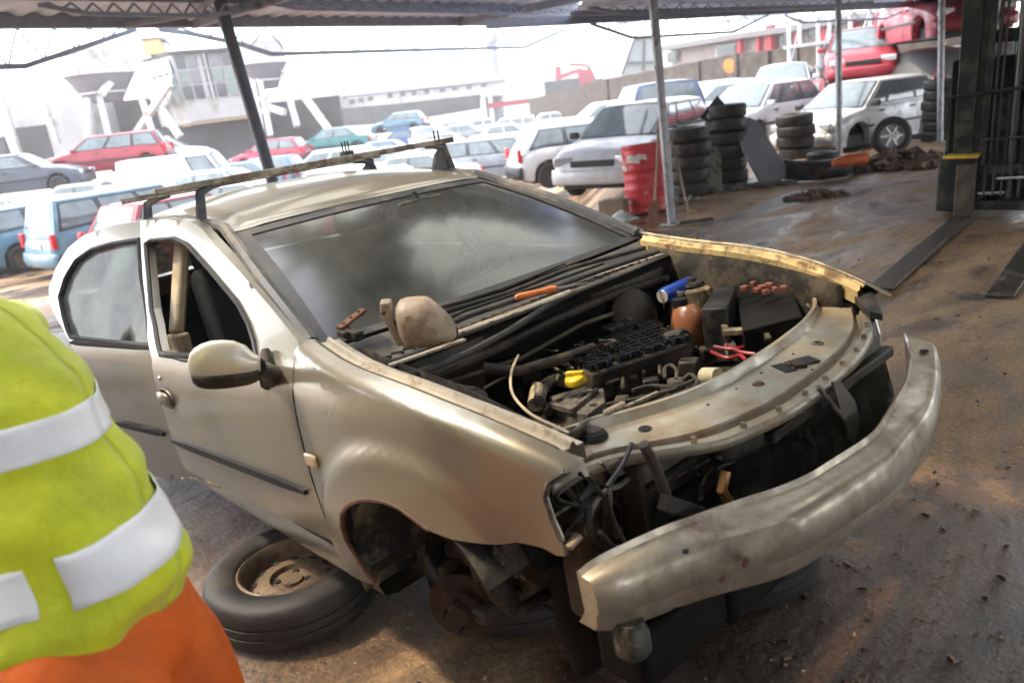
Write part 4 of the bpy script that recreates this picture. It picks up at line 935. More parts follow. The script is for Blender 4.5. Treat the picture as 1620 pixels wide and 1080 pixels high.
Fq += [tuple(range(n)), tuple((len(PT) - 1) * n + k for k in range(n))]
part(MB().add(V, Fq), 'mirror_shell', mat('mirror_lit_paint', (.60, .56, .45), .3, .35, coat=.4), mroot, smooth='all')  # car paint lightened in colour to imitate light on the shell
V2 = [MRt + ax_ * (Lm * t) + upv * z + sd * y for t, z, y in ()]
def lowr(a, b):
    t = .02 + .93 * a; u = interp(t, PT, DN); dpt = interp(t, PT, DP); an = R(-165 + 150 * b); return MRt + ax_ * (Lm * t) + upv * (math.sin(an) * (u + .006) - .004) + sd * (dpt * (math.cos(an) if math.cos(an) > 0 else .4 * math.cos(an)) * 1.05)
part(MB().grid(lowr, 16, 10), 'mirror_rim', m_black, mroot, smooth='all', solid=.003)
part(MB().tube([MRt + ax_ * .01 + upv * -.008, MRt.lerp(pbv, .5) + Vector((0, 0, -.012)), pbv + Vector((0, .0, -.02))], [.026, .022, .034], 12).tube([pbv + Vector((-.03, -.004, -.045)), pbv + Vector((-.01, -.006, 0)), pbv + Vector((-.04, .012, .055))], [.030, .036, .012], 10), 'mirror_foot', m_black, mroot, smooth=True)
# roof bars -----------------------------------------------------------
m_bar = mat('roof_bar', (.30, .27, .21), .45, .4, var=.3, vs=10, dirt=(.12, .08, .05), da=.4, ds=12)
m_foot = mat('bar_foot', (.06, .065, .075), .4, .3, dirt=(.14, .12, .1), da=.3, ds=10)
def roofbar(xx, ya, yc, zz, pins=False):
    ba = part(MB().bar((xx, ya, zz), (xx, yc, zz), .032, .024, up=(0, 0, 1)), 'roof_bar', m_bar, bevel=.004)
    for s in (-1, 1):
        zr = interp(xx, RX, RZE); y0 = s * .60
        V = [(xx - .02, y0 + s * .02, zr - .02), (xx + .03, y0 + s * .02, zr - .02), (xx + .03, y0 - s * .03, zr + .005), (xx + .02, y0 - s * .11, zr + .01)]
        f_ = part(MB().tube([(xx, y0 + s * .015, zr - .03), (xx, y0 + s * .008, zr + .03), (xx, y0 - s * .02, zz - .03), (xx, y0 - s * .07, zz - .012), (xx, y0 - s * .12, zz - .008)], [.020, .022, .018, .014, .012], 8), 'bar_foot', m_foot, ba, smooth=True)
        if s > 0: part(MB().prism([Vector((xx - .02, y0 - s * a, b)) for a, b in ((-.01, zr), (.13, zr + .003), (.07, zz - .05), (.02, zz - .012), (.0, zz - .012))], (0, 0, 0), (.025, 0, 0)), 'foot_plate', m_foot, ba, bevel=.006)
    return ba
b1 = roofbar(-1.40, -.74, .64, 1.468); b2 = roofbar(-2.05, -.68, .64, 1.46)
for dx in (-.012, .02): part(MB().tube([(-1.40 + dx, .55, 1.47), (-1.40 + dx, .55, 1.52)], .004, 6), 'clamp_pin', m_blackm, b1)
part(MB().box((-2.05, .45, 1.485), (.07, .05, .05)), 'bar_clamp', m_blackm, b2, bevel=.008)
for dx in (-.03, .0, .03): part(MB().tube([(-2.05 + dx, .45, 1.48), (-2.05 + dx, .45, 1.56)], .004, 6), 'clamp_pin', m_blackm, b2)
# ------------------------------------------------------------ loose things lying on the car
def W(p): return CARM @ Vector(p)
# beige lamp housing
hc = W(cp(662, 532, 2, .985))
lh = empty('lamp_housing', 'dirty beige plastic lamp housing lying on the black scuttle below the windscreen', 'car part', loc=hc)
c_up = (-dn * .85 - fw * .5).normalized(); c_rt = rx.copy(); c_n = c_rt.cross(c_up)
HM = Matrix(((c_rt.x, c_up.x, c_n.x), (c_rt.y, c_up.y, c_n.y), (c_rt.z, c_up.z, c_n.z))).to_4x4()
K = depth_of(hc) / F_PX
def hx(px, py, d=0): return HM @ Vector(((px - 662) * K, (530 - py) * K * 1.05, d))
outl = [(628, 488), (636, 478), (672, 474), (684, 480), (712, 508), (722, 530), (716, 537), (670, 548), (640, 550), (630, 525)]
mb = MB(); V = []; Fq = []; n = len(outl); oc_ = smooth_poly(outl, 1); n = len(oc_)
cx, cy = 668, 515
for s_, d in ((1, -.045), (1.03, -.01), (1, 0), (.90, .018), (.6, .034), (.25, .04)):
    for (a, b) in oc_: V.append(hx(cx + (a - cx) * s_, cy + (b - cy) * s_, d))
for i in range(5):
    for k in range(n): Fq.append((i * n + k, i * n + (k + 1) % n, (i + 1) * n + (k + 1) % n, (i + 1) * n + k))
Fq += [tuple(range(n)), tuple(5 * n + k for k in range(n))]
mb.add(V, Fq).build('housing', m_beige, lh, smooth='all')
oc2 = ([(604, 478), (621, 477), (622, 500), (632, 530), (640, 550), (625, 552), (612, 515), (604, 500)])
MB().prism([hx(a, b, -.05) for a, b in ((622, 520), (640, 552), (676, 556), (724, 540), (722, 528))], (0, 0, 0), tuple(HM @ Vector((0, 0, .03)))).build('dark_base', m_black, lh, bevel=.004)
MB().tube([hx(a, b, .030) for a, b in ((648, 485), (642, 505), (650, 530), (664, 543))], .0035, 6).tube([hx(a, b, .034) for a, b in ((676, 500), (690, 505), (694, 520), (684, 524))], .0025, 6).build('moulded_ridge', m_beige, lh, smooth=True)
for (a, b) in ((700, 530), (690, 512), (610, 490)): MB().lathe([(0, .003), (.006, .003), (.007, 0)], 10, m=T(hx(a, b, .024 if a > 650 else .0)) @ HM).build('screw_boss', m_grime, lh)
MB().prism([hx(a, b, -.01) for a, b in oc2], (0, 0, 0), tuple(HM @ Vector((0, 0, -.03)))).build('side_lug', m_beige, lh, bevel=.004)
MB().tube([hx(a, b, -.004) for a, b in ((626, 505), (634, 530), (650, 545), (675, 549), (722, 534))], .004, 6).build('rim', m_grime, lh, smooth=True)
# rusty hinge with a black plastic clip
bk_ = W(cp(553, 508, 2, 1.0)); bo = empty('rusty_hinge', 'small rusty bonnet hinge lying on the near lower corner of the windscreen', 'car part', loc=bk_)
I4 = lambda p: p - bk_
a_, b__ = W(cp(536, 520, 2, 1.0)), W(cp(576, 490, 2, 1.03))
MB().bar(I4(a_), I4(b__), .030, .010).build('hinge_plate', m_rust, bo, bevel=.002)
MB().bar(I4(W(cp(546, 525, 2, .985))), I4(W(cp(570, 532, 2, .975))), .03, .03).bar(I4(a_) + Vector((0, 0, -.012)), I4(W(cp(548, 530, 2, .985))), .02, .02).build('hinge_block', m_black, bo, bevel=.005)
for t in (.2, .5, .8): MB().lathe([(0, .008), (.005, .008), (.006, .0)], 8, m=T(I4(a_).lerp(I4(b__), t))).build('rivet', m_blackm, bo)
# screwdriver
s0, s1, s2 = W(cp(815, 471, 2, 1.0)), W(cp(880, 456, 2, 1.0)), W(cp(905, 452, 2, 1.0))
sd_ = empty('screwdriver', 'screwdriver with a worn orange-brown handle lying on the scuttle below the windscreen', 'screwdriver', loc=s0)
MB().tube([(s0.lerp(s1, t) - s0) for t in (0, .08, .3, .6, .85, 1)], [.006, .011, .011, .009, .012, .008], 8).build('handle', mat('handle_orange', (.50, .13, .03), .4, var=.4, vs=30), sd_, smooth=True)
MB().tube([s1 - s0, s2 - s0 + (s2 - s1)], .0035, 6).build('blade', m_chrome, sd_, smooth=True)
# blue drink can on the engine
c0_ = W(cp(1051, 468, 2, .80)); c1_ = W(cp(1092, 450, 2, .80)); cc = (c0_ + c1_) / 2
can = empty('drink_can', 'blue and white drink can lying on top of the brown expansion tank', 'can', loc=cc)
d_ = (c1_ - c0_).normalized(); o1 = d_.orthogonal().normalized(); o2 = d_.cross(o1); CM = frame((0, 0, 0), o1, o2, d_); Lc = (c1_ - c0_).length * .5 + .012
MB().lathe([(0, -Lc), (.024, -Lc), (.030, -Lc + .008), (.031, -Lc + .012), (.031, Lc - .012), (.025, Lc), (0, Lc)], 24, m=CM).build('can_body', mat('can_blue', (.02, .06, .35), .3, .3, col2=(.02, .06, .35)), can, smooth=True, ang=50)
MB().grid(lambda a, b: CM @ Vector((.0315 * math.cos(.3 + 1.3 * a + .5 * math.sin(3 * b)), .0315 * math.sin(.3 + 1.3 * a + .5 * math.sin(3 * b)), lerp(-.5, .8, b) * Lc)), 8, 8).build('white_panel', mat('can_white', (.75, .68, .5), .4), can, smooth='all')
MB().lathe([(0, -Lc - .001), (.023, -Lc - .001), (.0245, -Lc)], 20, m=CM).build('can_end', mat('can_end', (.72, .65, .5), .35, .4), can)
# ------------------------------------------------------------ yard helpers
rh = Vector((rx.x, rx.y, 0)).normalized(); fh = Vector((fw.x, fw.y, 0)).normalized()
def hor(px):
    a, b = ray(px, 0).z, ray(px, 540).z; return 540 * a / (a - b)
def at(px, d, z=None):
    r = ray(px, hor(px)); p = CAM + r * d; p.z = gz(p.x, p.y) if z is None else z; return p
def head(phi): a = R(phi); v = rh * math.cos(a) + fh * math.sin(a); return math.atan2(v.y, v.x)
m_bgglass = mat('car_glass', (.13, .165, .18), .09, 0, coat=.4, spec=.8, var=.3, vs=3)
m_bgdark = mat('car_trim', (.02, .02, .022), .5)
m_lampr = mat('lamp_red', (.55, .02, .03), .2, coat=.5); m_lampw = mat('lamp_clear', (.55, .57, .6), .12, .3, coat=.6)
def paint(nm, c, d=.15): return mat('paint_' + nm, c, .32, .15, var=.06, vs=1.5, coat=.6, dirt=tuple(x * .45 + .04 for x in c), da=d, ds=2.2, dw=.4)
PA = dict(white=paint('white', (.66, .68, .71)), offwhite=paint('offwhite', (.46, .48, .52)), silver=paint('silver', (.26, .29, .34)), red=paint('red', (.33, .012, .03)), dred=paint('dark_red', (.25, .015, .03)),
          blue=paint('blue', (.025, .075, .27)), lblue=paint('light_blue', (.12, .24, .34)), slate=paint('slate', (.12, .16, .28)), teal=paint('teal', (.02, .16, .17)), dark=paint('dark', (.05, .06, .09)), pink=paint('pinkish', (.42, .025, .07)), green=paint('green', (.05, .16, .10)))
def wheel_meshes(parent, m, r=.30, w=.19, rim='steel', tm=None):
    t = MB().lathe([(r * .62, w * .40), (r * .66, w * .47), (r * .80, w * .52), (r * .93, w * .47), (r * .985, w * .38), (r, w * .25), (r, w * .13), (r * .985, w * .12), (r * .985, w * .08), (r, w * .07), (r, -w * .07), (r * .985, -w * .08), (r * .985, -w * .12), (r, -w * .13), (r, -w * .25), (r * .985, -w * .38), (r * .93, -w * .47), (r * .80, -w * .52), (r * .66, -w * .47), (r * .62, -w * .40), (r * .60, -w * .2), (r * .60, w * .2)], 40, m=m, close=True).build('tyre', tm or m_rubber, parent, smooth=True, ang=50)
    if rim is None: return t
    k = r * .62
    mr = m_alloy if rim == 'alloy' else mat('steel_rim', (.19, .14, .09), .5, .4, var=.3, vs=12, dirt=(.09, .05, .03), da=.3, ds=12)
    ri = MB().lathe([(k, w * .40), (k * .96, w * .43), (k * .90, w * .36), (k * .86, w * .1), (k * .82, w * .02), (k * .6, w * .12), (k * .42, w * .14), (k * .38, w * .04), (k * .22, w * .02), (k * .20, w * .08), (0, w * .08)], 32, m=m).build('rim', mr, parent, smooth=True, ang=50)
    mb = MB()
    if rim == 'alloy':
        for i in range(6):
            a = i * math.pi / 3; mb.box((k * .52 * math.cos(a), k * .52 * math.sin(a), w * .2), (k * .86, k * .2, w * .16), Matrix.Rotation(a, 3, 'Z'), m=m)
        mb.build('spokes', m_alloy, ri, bevel=.006)
    else:
        for i in range(12):
            a = i * math.pi / 6 + .1; q = MB().lathe([(0, .0015), (k * .075, .0015), (k * .085, -.002)], 12, m=m @ T((k * .70 * math.cos(a), k * .70 * math.sin(a), w * .085)))
            q.build('rim_hole', m_dark, ri)
        for i in range(4):
            a = i * math.pi / 2 + .5; MB().lathe([(0, .002), (.012, .002), (.014, -.002)], 10, m=m @ T((k * .30 * math.cos(a), k * .30 * math.sin(a), w * .045))).build('bolt_hole', m_dark, ri)
    return t
KIND = dict(
 hatch=dict(L=3.85, W=1.64, H=1.42, hood=[(-.5, .62), (-.47, .86), (-.36, .93), (.20, .93), (.34, .86), (.46, .76), (.5, .55)], xa=.245, r1=.06, r2=-.36, xc=-.465, win=[(.06, .36), (.40, .74), (.78, .93)]),
 sedan=dict(L=4.35, W=1.70, H=1.42, hood=[(-.5, .60), (-.485, .92), (-.32, .96), (.20, .93), (.34, .86), (.47, .72), (.5, .52)], xa=.22, r1=.055, r2=-.22, xc=-.355, win=[(.08, .48), (.52, .90)]),
 wagon=dict(L=4.45, W=1.72, H=1.45, hood=[(-.5, .60), (-.485, .90), (-.3, .93), (.22, .93), (.34, .86), (.47, .74), (.5, .52)], xa=.235, r1=.08, r2=-.41, xc=-.475, win=[(.04, .30), (.34, .62), (.66, .96)]),
 mpv=dict(L=4.1, W=1.70, H=1.62, hood=[(-.5, .60), (-.485, .95), (-.3, 1.0), (.28, 1.0), (.38, .92), (.48, .76), (.5, .52)], xa=.32, r1=.13, r2=-.43, xc=-.48, win=[(.05, .32), (.36, .66), (.70, .95)]),
 van=dict(L=4.6, W=1.80, H=1.95, hood=[(-.5, .60), (-.49, 1.1), (-.3, 1.1), (.30, 1.1), (.38, 1.0), (.48, .82), (.5, .55)], xa=.33, r1=.22, r2=-.47, xc=-.49, win=[(.75, .95)]),
 suv=dict(L=4.2, W=1.76, H=1.75, hood=[(-.5, .65), (-.485, 1.05), (-.3, 1.10), (.20, 1.08), (.30, 1.03), (.47, .95), (.5, .65)], xa=.22, r1=.12, r2=-.45, xc=-.48, win=[(.05, .32), (.36, .64), (.68, .95)]))
def gen_car(label, pos, yaw, kind='hatch', col='white', wheels='fr', tilt=(0, 0), group='scrapped cars standing in the yard', lamps=True, detail=1, glassless=False, name='scrap_car', sc=1.0):
    K = KIND[kind]; L, Wd, H = K['L'], K['W'], K['H']; hw = Wd / 2; pm = PA[col]
    root = empty(name, label, 'car', group, loc=pos, rot=(tilt[1], tilt[0], yaw)); root.scale = (sc, sc, sc)
    hx_ = [a[0] * L for a in K['hood']]; hz = [a[1] for a in K['hood']]
    wx = (L * .5 - .78, -L * .5 + .72); rw = .30; ra = .36
    def zsh(x): return (interp(x - .06, hx_, hz) + interp(x, hx_, hz) + interp(x + .06, hx_, hz)) / 3
    def yy(x):
        t = abs(x) / (L / 2); return hw * (1 - .10 * t ** 4 - .16 * max(0, (t - .90) / .10) ** 2)
    xs = [-L / 2 + L * i / 46 for i in range(47)]
    for w in wx: xs += [w - ra, w + ra, w - ra * .97, w + ra * .97]
    xs = sorted(xs); V = []; Fq = []
    for x in xs:
        zl = .22 + .10 * max(0, (abs(x) / (L / 2) - .9) / .1)
        for w in wx:
            if abs(x - w) < ra: zl = max(zl, .30 + math.sqrt(ra * ra - (x - w) ** 2))
        y = yy(x); zt = zsh(x); zm = min(zt - .12, max(.60, zl + .02)); cr = .03 if x > K['xa'] * L or x < K['xc'] * L else 0
        half = [(y - .16, zl), (y - .03, zl), (y - .005, lerp(zl, zm, .5)), (y, zm), (y - .02, lerp(zm, zt, .7)), (y - .05, zt - .02), (y - .12, zt), (y * .5, zt + cr * .8), (0, zt + cr)]
        ring = [(x, -a, b) for a, b in half] + [(x, a, b) for a, b in half[-2::-1]]
        V += ring
    n = 17
    for i in range(len(xs) - 1):
        for k in range(n - 1): Fq.append((i * n + k, (i + 1) * n + k, (i + 1) * n + k + 1, i * n + k + 1))
    Fq += [tuple(range(n)), tuple((len(xs) - 1) * n + k for k in range(n))]
    MB().add(V, Fq).build('body', pm, root, smooth=True, ang=38)
    MB().box((0, 0, .30), (L * .9, Wd - .36, .22)).build('floor', m_bgdark, root)
    xa, r1, r2, xc = (K[k] * L for k in ('xa', 'r1', 'r2', 'xc')); yr = hw - .24
    def zb(x): return zsh(x) - .015
    def sidep(a, b, s, off=0):
        x = lerp(lerp(xc, xa, a), lerp(r2, r1, a), b); zbot = zb(lerp(xc, xa, a)); z = lerp(zbot, H - .05, b) + .0
        y = lerp(hw - .08, yr, b) + .025 * math.sin(math.pi * b) + off; return Vector((x, s * y, z))
    def frontp(a, b, off=0):
        s = a * 2 - 1; x0 = xa + .12 * (1 - s * s); x1 = r1 + .08 * (1 - s * s); x = lerp(x0, x1, b) + off * .7; y = s * lerp(hw - .08, yr, b)
        return Vector((x, y, lerp(zb(xa), H - .05 + .03 * (1 - s * s), b) + off * .7))
    def rearp(a, b, off=0):
        s = a * 2 - 1; x = lerp(xc, r2, b) - .04 * (1 - s * s) - off; y = s * lerp(hw - .08, yr, b)
        return Vector((x, y, lerp(zb(xc), H - .05 + .03 * (1 - s * s), b) + off * .4))
    mb = MB()
    for s in (-1, 1): mb.grid(lambda a, b: sidep(a, b, s), 10, 6)
    mb.grid(frontp, 8, 6).grid(rearp, 8, 6)
    mb.build('cabin', pm, root, smooth=True, ang=60)
    def roofp(a, b):
        s = b * 2 - 1; xf = r1 + .08 * (1 - s * s) + .0; xr_ = r2 - .04 * (1 - s * s); x = lerp(xr_, xf, a); return Vector((x, s * (yr + .004), H - .05 + .05 * (1 - abs(s) ** 3) * (1 if .02 < a < .98 else .6)))
    MB().grid(roofp, 14, 12).build('roof', pm, root, smooth='all')
    if detail > 0:
        MB().grid(lambda a, b: frontp(lerp(.02, .98, a), lerp(.03, .97, b), .006), 8, 5).build('screen_seal', m_bgdark, root, smooth='all')
        for s in (-1, 1):
            for (a0, a1) in K['win']: MB().grid(lambda a, b: sidep(lerp(a0 - .018, a1 + .018, a), lerp(.06, .93, b), s, .003), 4, 4).build('window_seal', m_bgdark, root, smooth='all')
    if not glassless:
        MB().grid(lambda a, b: frontp(lerp(.05, .95, a), lerp(.08, .93, b), .010), 8, 5).build('windscreen', m_bgglass, root, smooth='all')
        MB().grid(lambda a, b: rearp(lerp(.07, .93, a), lerp(.25 if kind != 'sedan' else .1, .92, b), .008), 8, 5).build('rear_window', m_bgglass, root, smooth='all')
    for s in (-1, 1):
        for (a0, a1) in K['win']:
            MB().grid(lambda a, b: sidep(lerp(a0, a1, a), lerp(.12, .88, b), s, .006), 4, 4).build('side_window', m_bgglass if not glassless else m_bgdark, root, smooth='all')
        if detail > 0:
            for a in ([w[0] - .02 for w in K['win']] + [.985]):
                x = lerp(xc, xa, a)
                if abs(x) < L * .4: MB().tube([(x, s * (hw - .045), zb(x) - .01), (x, s * (yy(x) + .001), .62), (x + .0, s * (yy(x) - .015), .28)], .006, 4).build('door_gap', m_bgdark, root)
            for (a0, a1) in K['win'][-2:]:
                x = lerp(xc, xa, a0 + .04); MB().box((x + .02, s * (hw + .002), zb(x) - .10), (.14, .03, .035)).build('door_handle', m_bgdark, root, bevel=.008)
            MB().box((xa - .16, s * (hw + .06), zb(xa) + .08), (.10, .17, .11)).build('door_mirror', m_bgdark if detail > 1 else pm, root, bevel=.03, seg=3)
            MB().bar((-L * .3, s * (hw + .003), .55), (L * .28, s * (hw + .003), .55), .05, .02, up=(0, s, 0)).build('rub_strip', m_bgdark, root, bevel=.004)
    for i, w in enumerate(wx):
        if ('f', 'r')[i] in wheels:
            for s in (-1, 1): 
                wo = empty('wheel', None, None); wo.parent = root
                wheel_meshes(wo, T((w, s * (hw - .11), .30)) @ rotm(R(-90 * s), 'X'), .30, .18, 'steel' if detail > 0 else 'steel') if detail > 1 else MB().lathe([(0, .06), (.15, .07), (.19, .085), (.26, .09), (.295, .07), (.30, 0), (.295, -.07), (.2, -.09)], 20, m=T((w, s * (hw - .11), .30)) @ rotm(R(-90 * s), 'X')).build('tyre', m_rubber, wo, smooth=True)
    def bump(a, b, f, m_, nm):
        def q(u, v):
            s = u * 2 - 1; x = (L / 2 + .03) - .12 * abs(s) ** 4; return Vector((f * (x + .03 * math.sin(math.pi * v)), s * (hw - .05), lerp(a, b, v)))
        MB().grid(q, 14, 5).build(nm, m_, root, smooth='all', solid=.06)
    bump(.28, .52, 1, m_bgdark if col in ('white', 'offwhite', 'silver') and detail < 2 else pm, 'front_bumper'); bump(.30, .54, -1, m_bgdark if detail < 2 else pm, 'rear_bumper')
    for s in (-1, 1):
        fx = L / 2 - .045
        MB().box((fx - .02, s * (hw - .28), .64), (.10, .32, .14), Matrix.Rotation(-s * .2, 3, 'Z')).build('headlight', m_lampw if lamps else m_dark, root, bevel=.03, seg=3)
        MB().box((-L / 2 + .05, s * (hw - .14), .80 if kind != 'sedan' else .76), (.10, .14, .30 if kind in ('wagon', 'mpv', 'suv', 'hatch') else .16)).build('tail_light', m_lampr, root, bevel=.02)
    if detail > 0:
        MB().box((L / 2 - .0, 0, .60), (.03, .75, .10)).build('grille', m_bgdark, root, bevel=.01)
        MB().box((-L / 2 - .012, 0, .70), (.02, .5, .11)).build('number_plate', m_lampw, root, bevel=.003)
    return root
# ------------------------------------------------------------ the cars
CARS = [
 # label, px, depth, phi, kind, colour, base z or None, wheels, detail, tilt
 ('red estate car raised on top of white wrecks at the far left', 166, 28, 193, 'wagon', 'red', .55, 'fr', 1, (0, 0)),
 ('dark slate saloon nose to nose with the red estate at the left edge', 22, 25.5, 12, 'sedan', 'dark', .25, 'f', 1, (0, 0)),
 ('white saloon underneath the red estate car', 96, 25, 188, 'sedan', 'white', None, 'r', 1, (0, 0)),
 ('white saloon at the left edge above the light blue estates', 30, 19.5, 185, 'sedan', 'offwhite', None, 'fr', 1, (0, 0)),
 ('light blue estate with a red tail lamp, left one of the pair', 58, 18, 62, 'wagon', 'lblue', None, 'fr', 2, (0, 0)),
 ('light blue estate beside the rear door, right one of the pair', 178, 16.5, 52, 'mpv', 'lblue', None, 'fr', 2, (0, 0)),
 ('dark hatchback cut by the left edge with only its tail lamp showing', -48, 18, 60, 'hatch', 'dark', None, 'fr', 1, (0, 0)),
 ('white panel van parked right of the red estate', 285, 27, 5, 'van', 'white', None, 'fr', 1, (0, 0)),
 ('white hatchback with its bonnet right of the white van', 345, 24, -12, 'hatch', 'white', None, 'fr', 1, (0, 0)),
 ('red saloon whose roof shows behind the near roof bar', 425, 14.2, 6, 'sedan', 'red', None, 'fr', 1, (0, 0)),
 ('pale saloon with hazy windows left of the red saloon roof', 235, 19, 8, 'sedan', 'offwhite', None, 'fr', 1, (0, 0)),
 ('white hatchback just behind the leaning dark post', 500, 18.5, 170, 'hatch', 'white', None, 'fr', 1, (0, 0)),
 ('white saloon between the roof bar feet, below the white people carrier', 625, 21, 175, 'sedan', 'white', None, 'fr', 1, (0, 0)),
 ('pale blue hatchback in the second row behind the white van', 400, 30, 170, 'hatch', 'lblue', None, 'fr', 0, (0, 0)),
 ('silver white estate side on right of the far roof bar foot', 790, 25, -6, 'wagon', 'silver', None, 'fr', 2, (0, 0)),
 ('teal saloon without a front wing stacked left of the blue cars', 520, 38, 176, 'sedan', 'teal', -.15, 'r', 1, (0, 0)),
 ('small bright red hatchback touching the nose of the teal saloon', 422, 37, 172, 'hatch', 'pink', -.35, 'r', 1, (0, 0)),
 ('light blue hatchback stacked on a dark blue one', 630, 52, 170, 'hatch', 'lblue', .25, 'r', 1, (0, 0)),
 ('dark blue hatchback underneath the light blue one', 628, 51, 185, 'hatch', 'blue', None, 'fr', 0, (0, 0)),
 ('white people carrier facing the camera with a black windscreen', 664, 44, -80, 'mpv', 'white', None, 'fr', 1, (0, 0)),
 ('blue saloon with red tail lamps in the far row before the red trough', 808, 62, 160, 'sedan', 'blue', None, 'fr', 1, (0, 0)),
 ('white hatchback far off left of the blue saloon', 745, 60, 185, 'hatch', 'white', None, 'fr', 0, (0, 0)),
 ('far white saloon with dark windows behind the white people carrier', 705, 66, 175, 'sedan', 'white', None, 'fr', 0, (0, 0)),
 ('white saloon in the middle row, left neighbour of the silver estate', 700, 36, 10, 'sedan', 'offwhite', None, 'fr', 0, (0, 0)),
 ('white saloon behind the roof line of the silver estate', 800, 40, 5, 'sedan', 'white', None, 'fr', 0, (0, 0)),
 ('white estate in the middle row near the low end of the stone wall', 905, 34, 10, 'wagon', 'offwhite', None, 'fr', 0, (0, 0)),
 ('white hatchback between the silver estate and the white one at the drum', 925, 18, 12, 'hatch', 'white', None, 'fr', 1, (0, 0)),
 ('white hatchback with a hole for its headlamp beside the red drum', 1010, 13.0, -124, 'hatch', 'white', -.05, 'fr', 2, (0, 0)),
 ('slate blue people carrier seen from behind over the white hatchback', 1033, 17.5, 88, 'mpv', 'slate', .05, 'fr', 1, (0, 0)),
 ('white saloon behind the black panel with two round holes', 1130, 20, 186, 'sedan', 'white', .1, 'fr', 0, (0, 0)),
 ('white hatchback with lifted bonnet left of the middle tyre stack', 1195, 17.5, -140, 'hatch', 'white', 0, 'fr', 1, (0, 0)),
 ('white saloon with a dark windscreen below the concrete wall', 1240, 22, -115, 'sedan', 'white', .4, 'fr', 1, (0, 0)),
 ('white hatchback with torn rear wing resting on the ground by the alloy wheel', 1362, 15.6, 212, 'hatch', 'white', -.14, '', 2, (0, 0)),
 ('bright red hatchback raised high behind the white one with torn wing', 1358, 19, -112, 'hatch', 'red', 1.0, 'fr', 1, (0, 0)),
 ('dark red saloon underneath the raised bright red hatchback', 1335, 19.5, -100, 'sedan', 'dred', -.1, 'fr', 0, (0, 0)),
 ('dark red off-road car with empty windows left of the forklift mast', 1480, 17, 200, 'suv', 'dred', 0, 'fr', 1, (0, 0)),
 ('bright red hatchback stacked on the roof of the dark red off-road car', 1482, 16.6, -100, 'hatch', 'red', 1.72, '', 1, (0, 0)),
 ('white saloon in the near row right behind the rear roof bar', 330, 17.5, 174, 'sedan', 'white', None, 'fr', 1, (0, 0)),
 ('white saloon in the near row showing between the two far feet of the roof bars', 610, 16.5, 8, 'sedan', 'white', None, 'fr', 1, (0, 0)),
 ('pale silver saloon above the light blue estates, left of the white van', 165, 21.5, 172, 'sedan', 'silver', None, 'fr', 0, (0, 0)),
 ('white hatchback stacked behind the tail of the red estate', 255, 31, 20, 'hatch', 'white', .3, 'fr', 0, (0, 0)),
 ('pale blue saloon low in the second row left of the leaning post', 350, 28, 186, 'sedan', 'lblue', None, 'fr', 0, (0, 0)),
 ('white estate below the teal saloon', 505, 30, 184, 'wagon', 'white', None, 'fr', 0, (0, 0)),
 ('blue saloon in the middle row below the light blue hatchback', 585, 34, 176, 'sedan', 'blue', None, 'fr', 0, (0, 0)),
 ('silver hatchback in the middle row left of the white people carrier', 610, 27, -10, 'hatch', 'silver', None, 'fr', 0, (0, 0)),
 ('white saloon in the middle row directly left of the silver estate roof', 680, 29, 172, 'sedan', 'white', None, 'fr', 0, (0, 0)),
 ('silver saloon in the far row right of the white people carrier', 715, 50, 178, 'sedan', 'silver', None, 'fr', 0, (0, 0)),
 ('white estate in the far row below the blue saloon', 800, 52, 174, 'wagon', 'white', None, 'fr', 0, (0, 0)),
 ('white saloon in the far row near the wall end', 860, 56, 182, 'sedan', 'white', None, 'fr', 0, (0, 0)),
 ('small blue hatchback in the far row beside the wall end', 850, 70, 170, 'hatch', 'blue', None, 'fr', 0, (0, 0)),
 ('white hatchback in front of the concrete wall left of the slate people carrier', 950, 26, 186, 'hatch', 'white', None, 'fr', 0, (0, 0)),
 ('white estate behind the slate people carrier along the wall', 1085, 27, 184, 'wagon', 'offwhite', .1, 'fr', 0, (0, 0)),
 ('pale saloon furthest left in the near row under the slate saloon', -10, 22, 184, 'sedan', 'white', None, 'fr', 0, (0, 0)),
 ('red hatchback half hidden beneath the light blue estates', 262, 15.6, 60, 'hatch', 'red', None, 'fr', 1, (0, 0)),
]
for (lb, px, d, phi, kd, cl, z, wh, dt, tl) in CARS:
    p = at(px, d, z); gen_car(lb, p, head(phi), kd, cl, wh, tl, detail=dt, glassless=(kd == 'suv'))
# ------------------------------------------------------------ tyres
def tyre_obj(label, group, p, r=.30, w=.19, rot=(0, 0, 0), rim=None, cat='tyre', name='tyre'):
    if rim is None:
        o = wheel_meshes(None, Matrix.Identity(4), r, w, None); o.location = p; o.rotation_euler = rot; o.name = name; return tag(o, label, cat, group)
    o = empty(name, label, cat, group, loc=p, rot=rot); wheel_meshes(o, Matrix.Identity(4), r, w, rim); return o
ORD = ['bottom', 'second from the bottom', 'third from the bottom', 'fourth from the bottom', 'fifth from the bottom', 'sixth from the bottom', 'top']
def stack(px, py, n, where, w=.195, r=.31, pos=None):
    b = pos or wz(px, py, 0)
    for i in range(n):
        nm = 'topmost tyre' if i == n - 1 else ('bottom tyre' if i == 0 else ['', 'second', 'third', 'fourth', 'fifth', 'sixth'][i] + ' tyre from the ground')
        tyre_obj('black %s %s' % (nm, where), 'worn tyres in stacks', b + Vector((random.uniform(-.03, .03), random.uniform(-.03, .03), w * (i + .5))), r * random.uniform(.97, 1.03), w * 1.0, (R(random.uniform(-2, 2)), R(random.uniform(-2, 2)), random.random() * 6))
random.seed(3)
stack(1092, 308, 5, 'in the stack right behind the red drum post')
stack(1150, 288, 6, 'in the stack beneath the black panel with two holes', w=.20)
stack(1258, 250, 4, 'in the stack left of the orange tube', w=.205, r=.34)
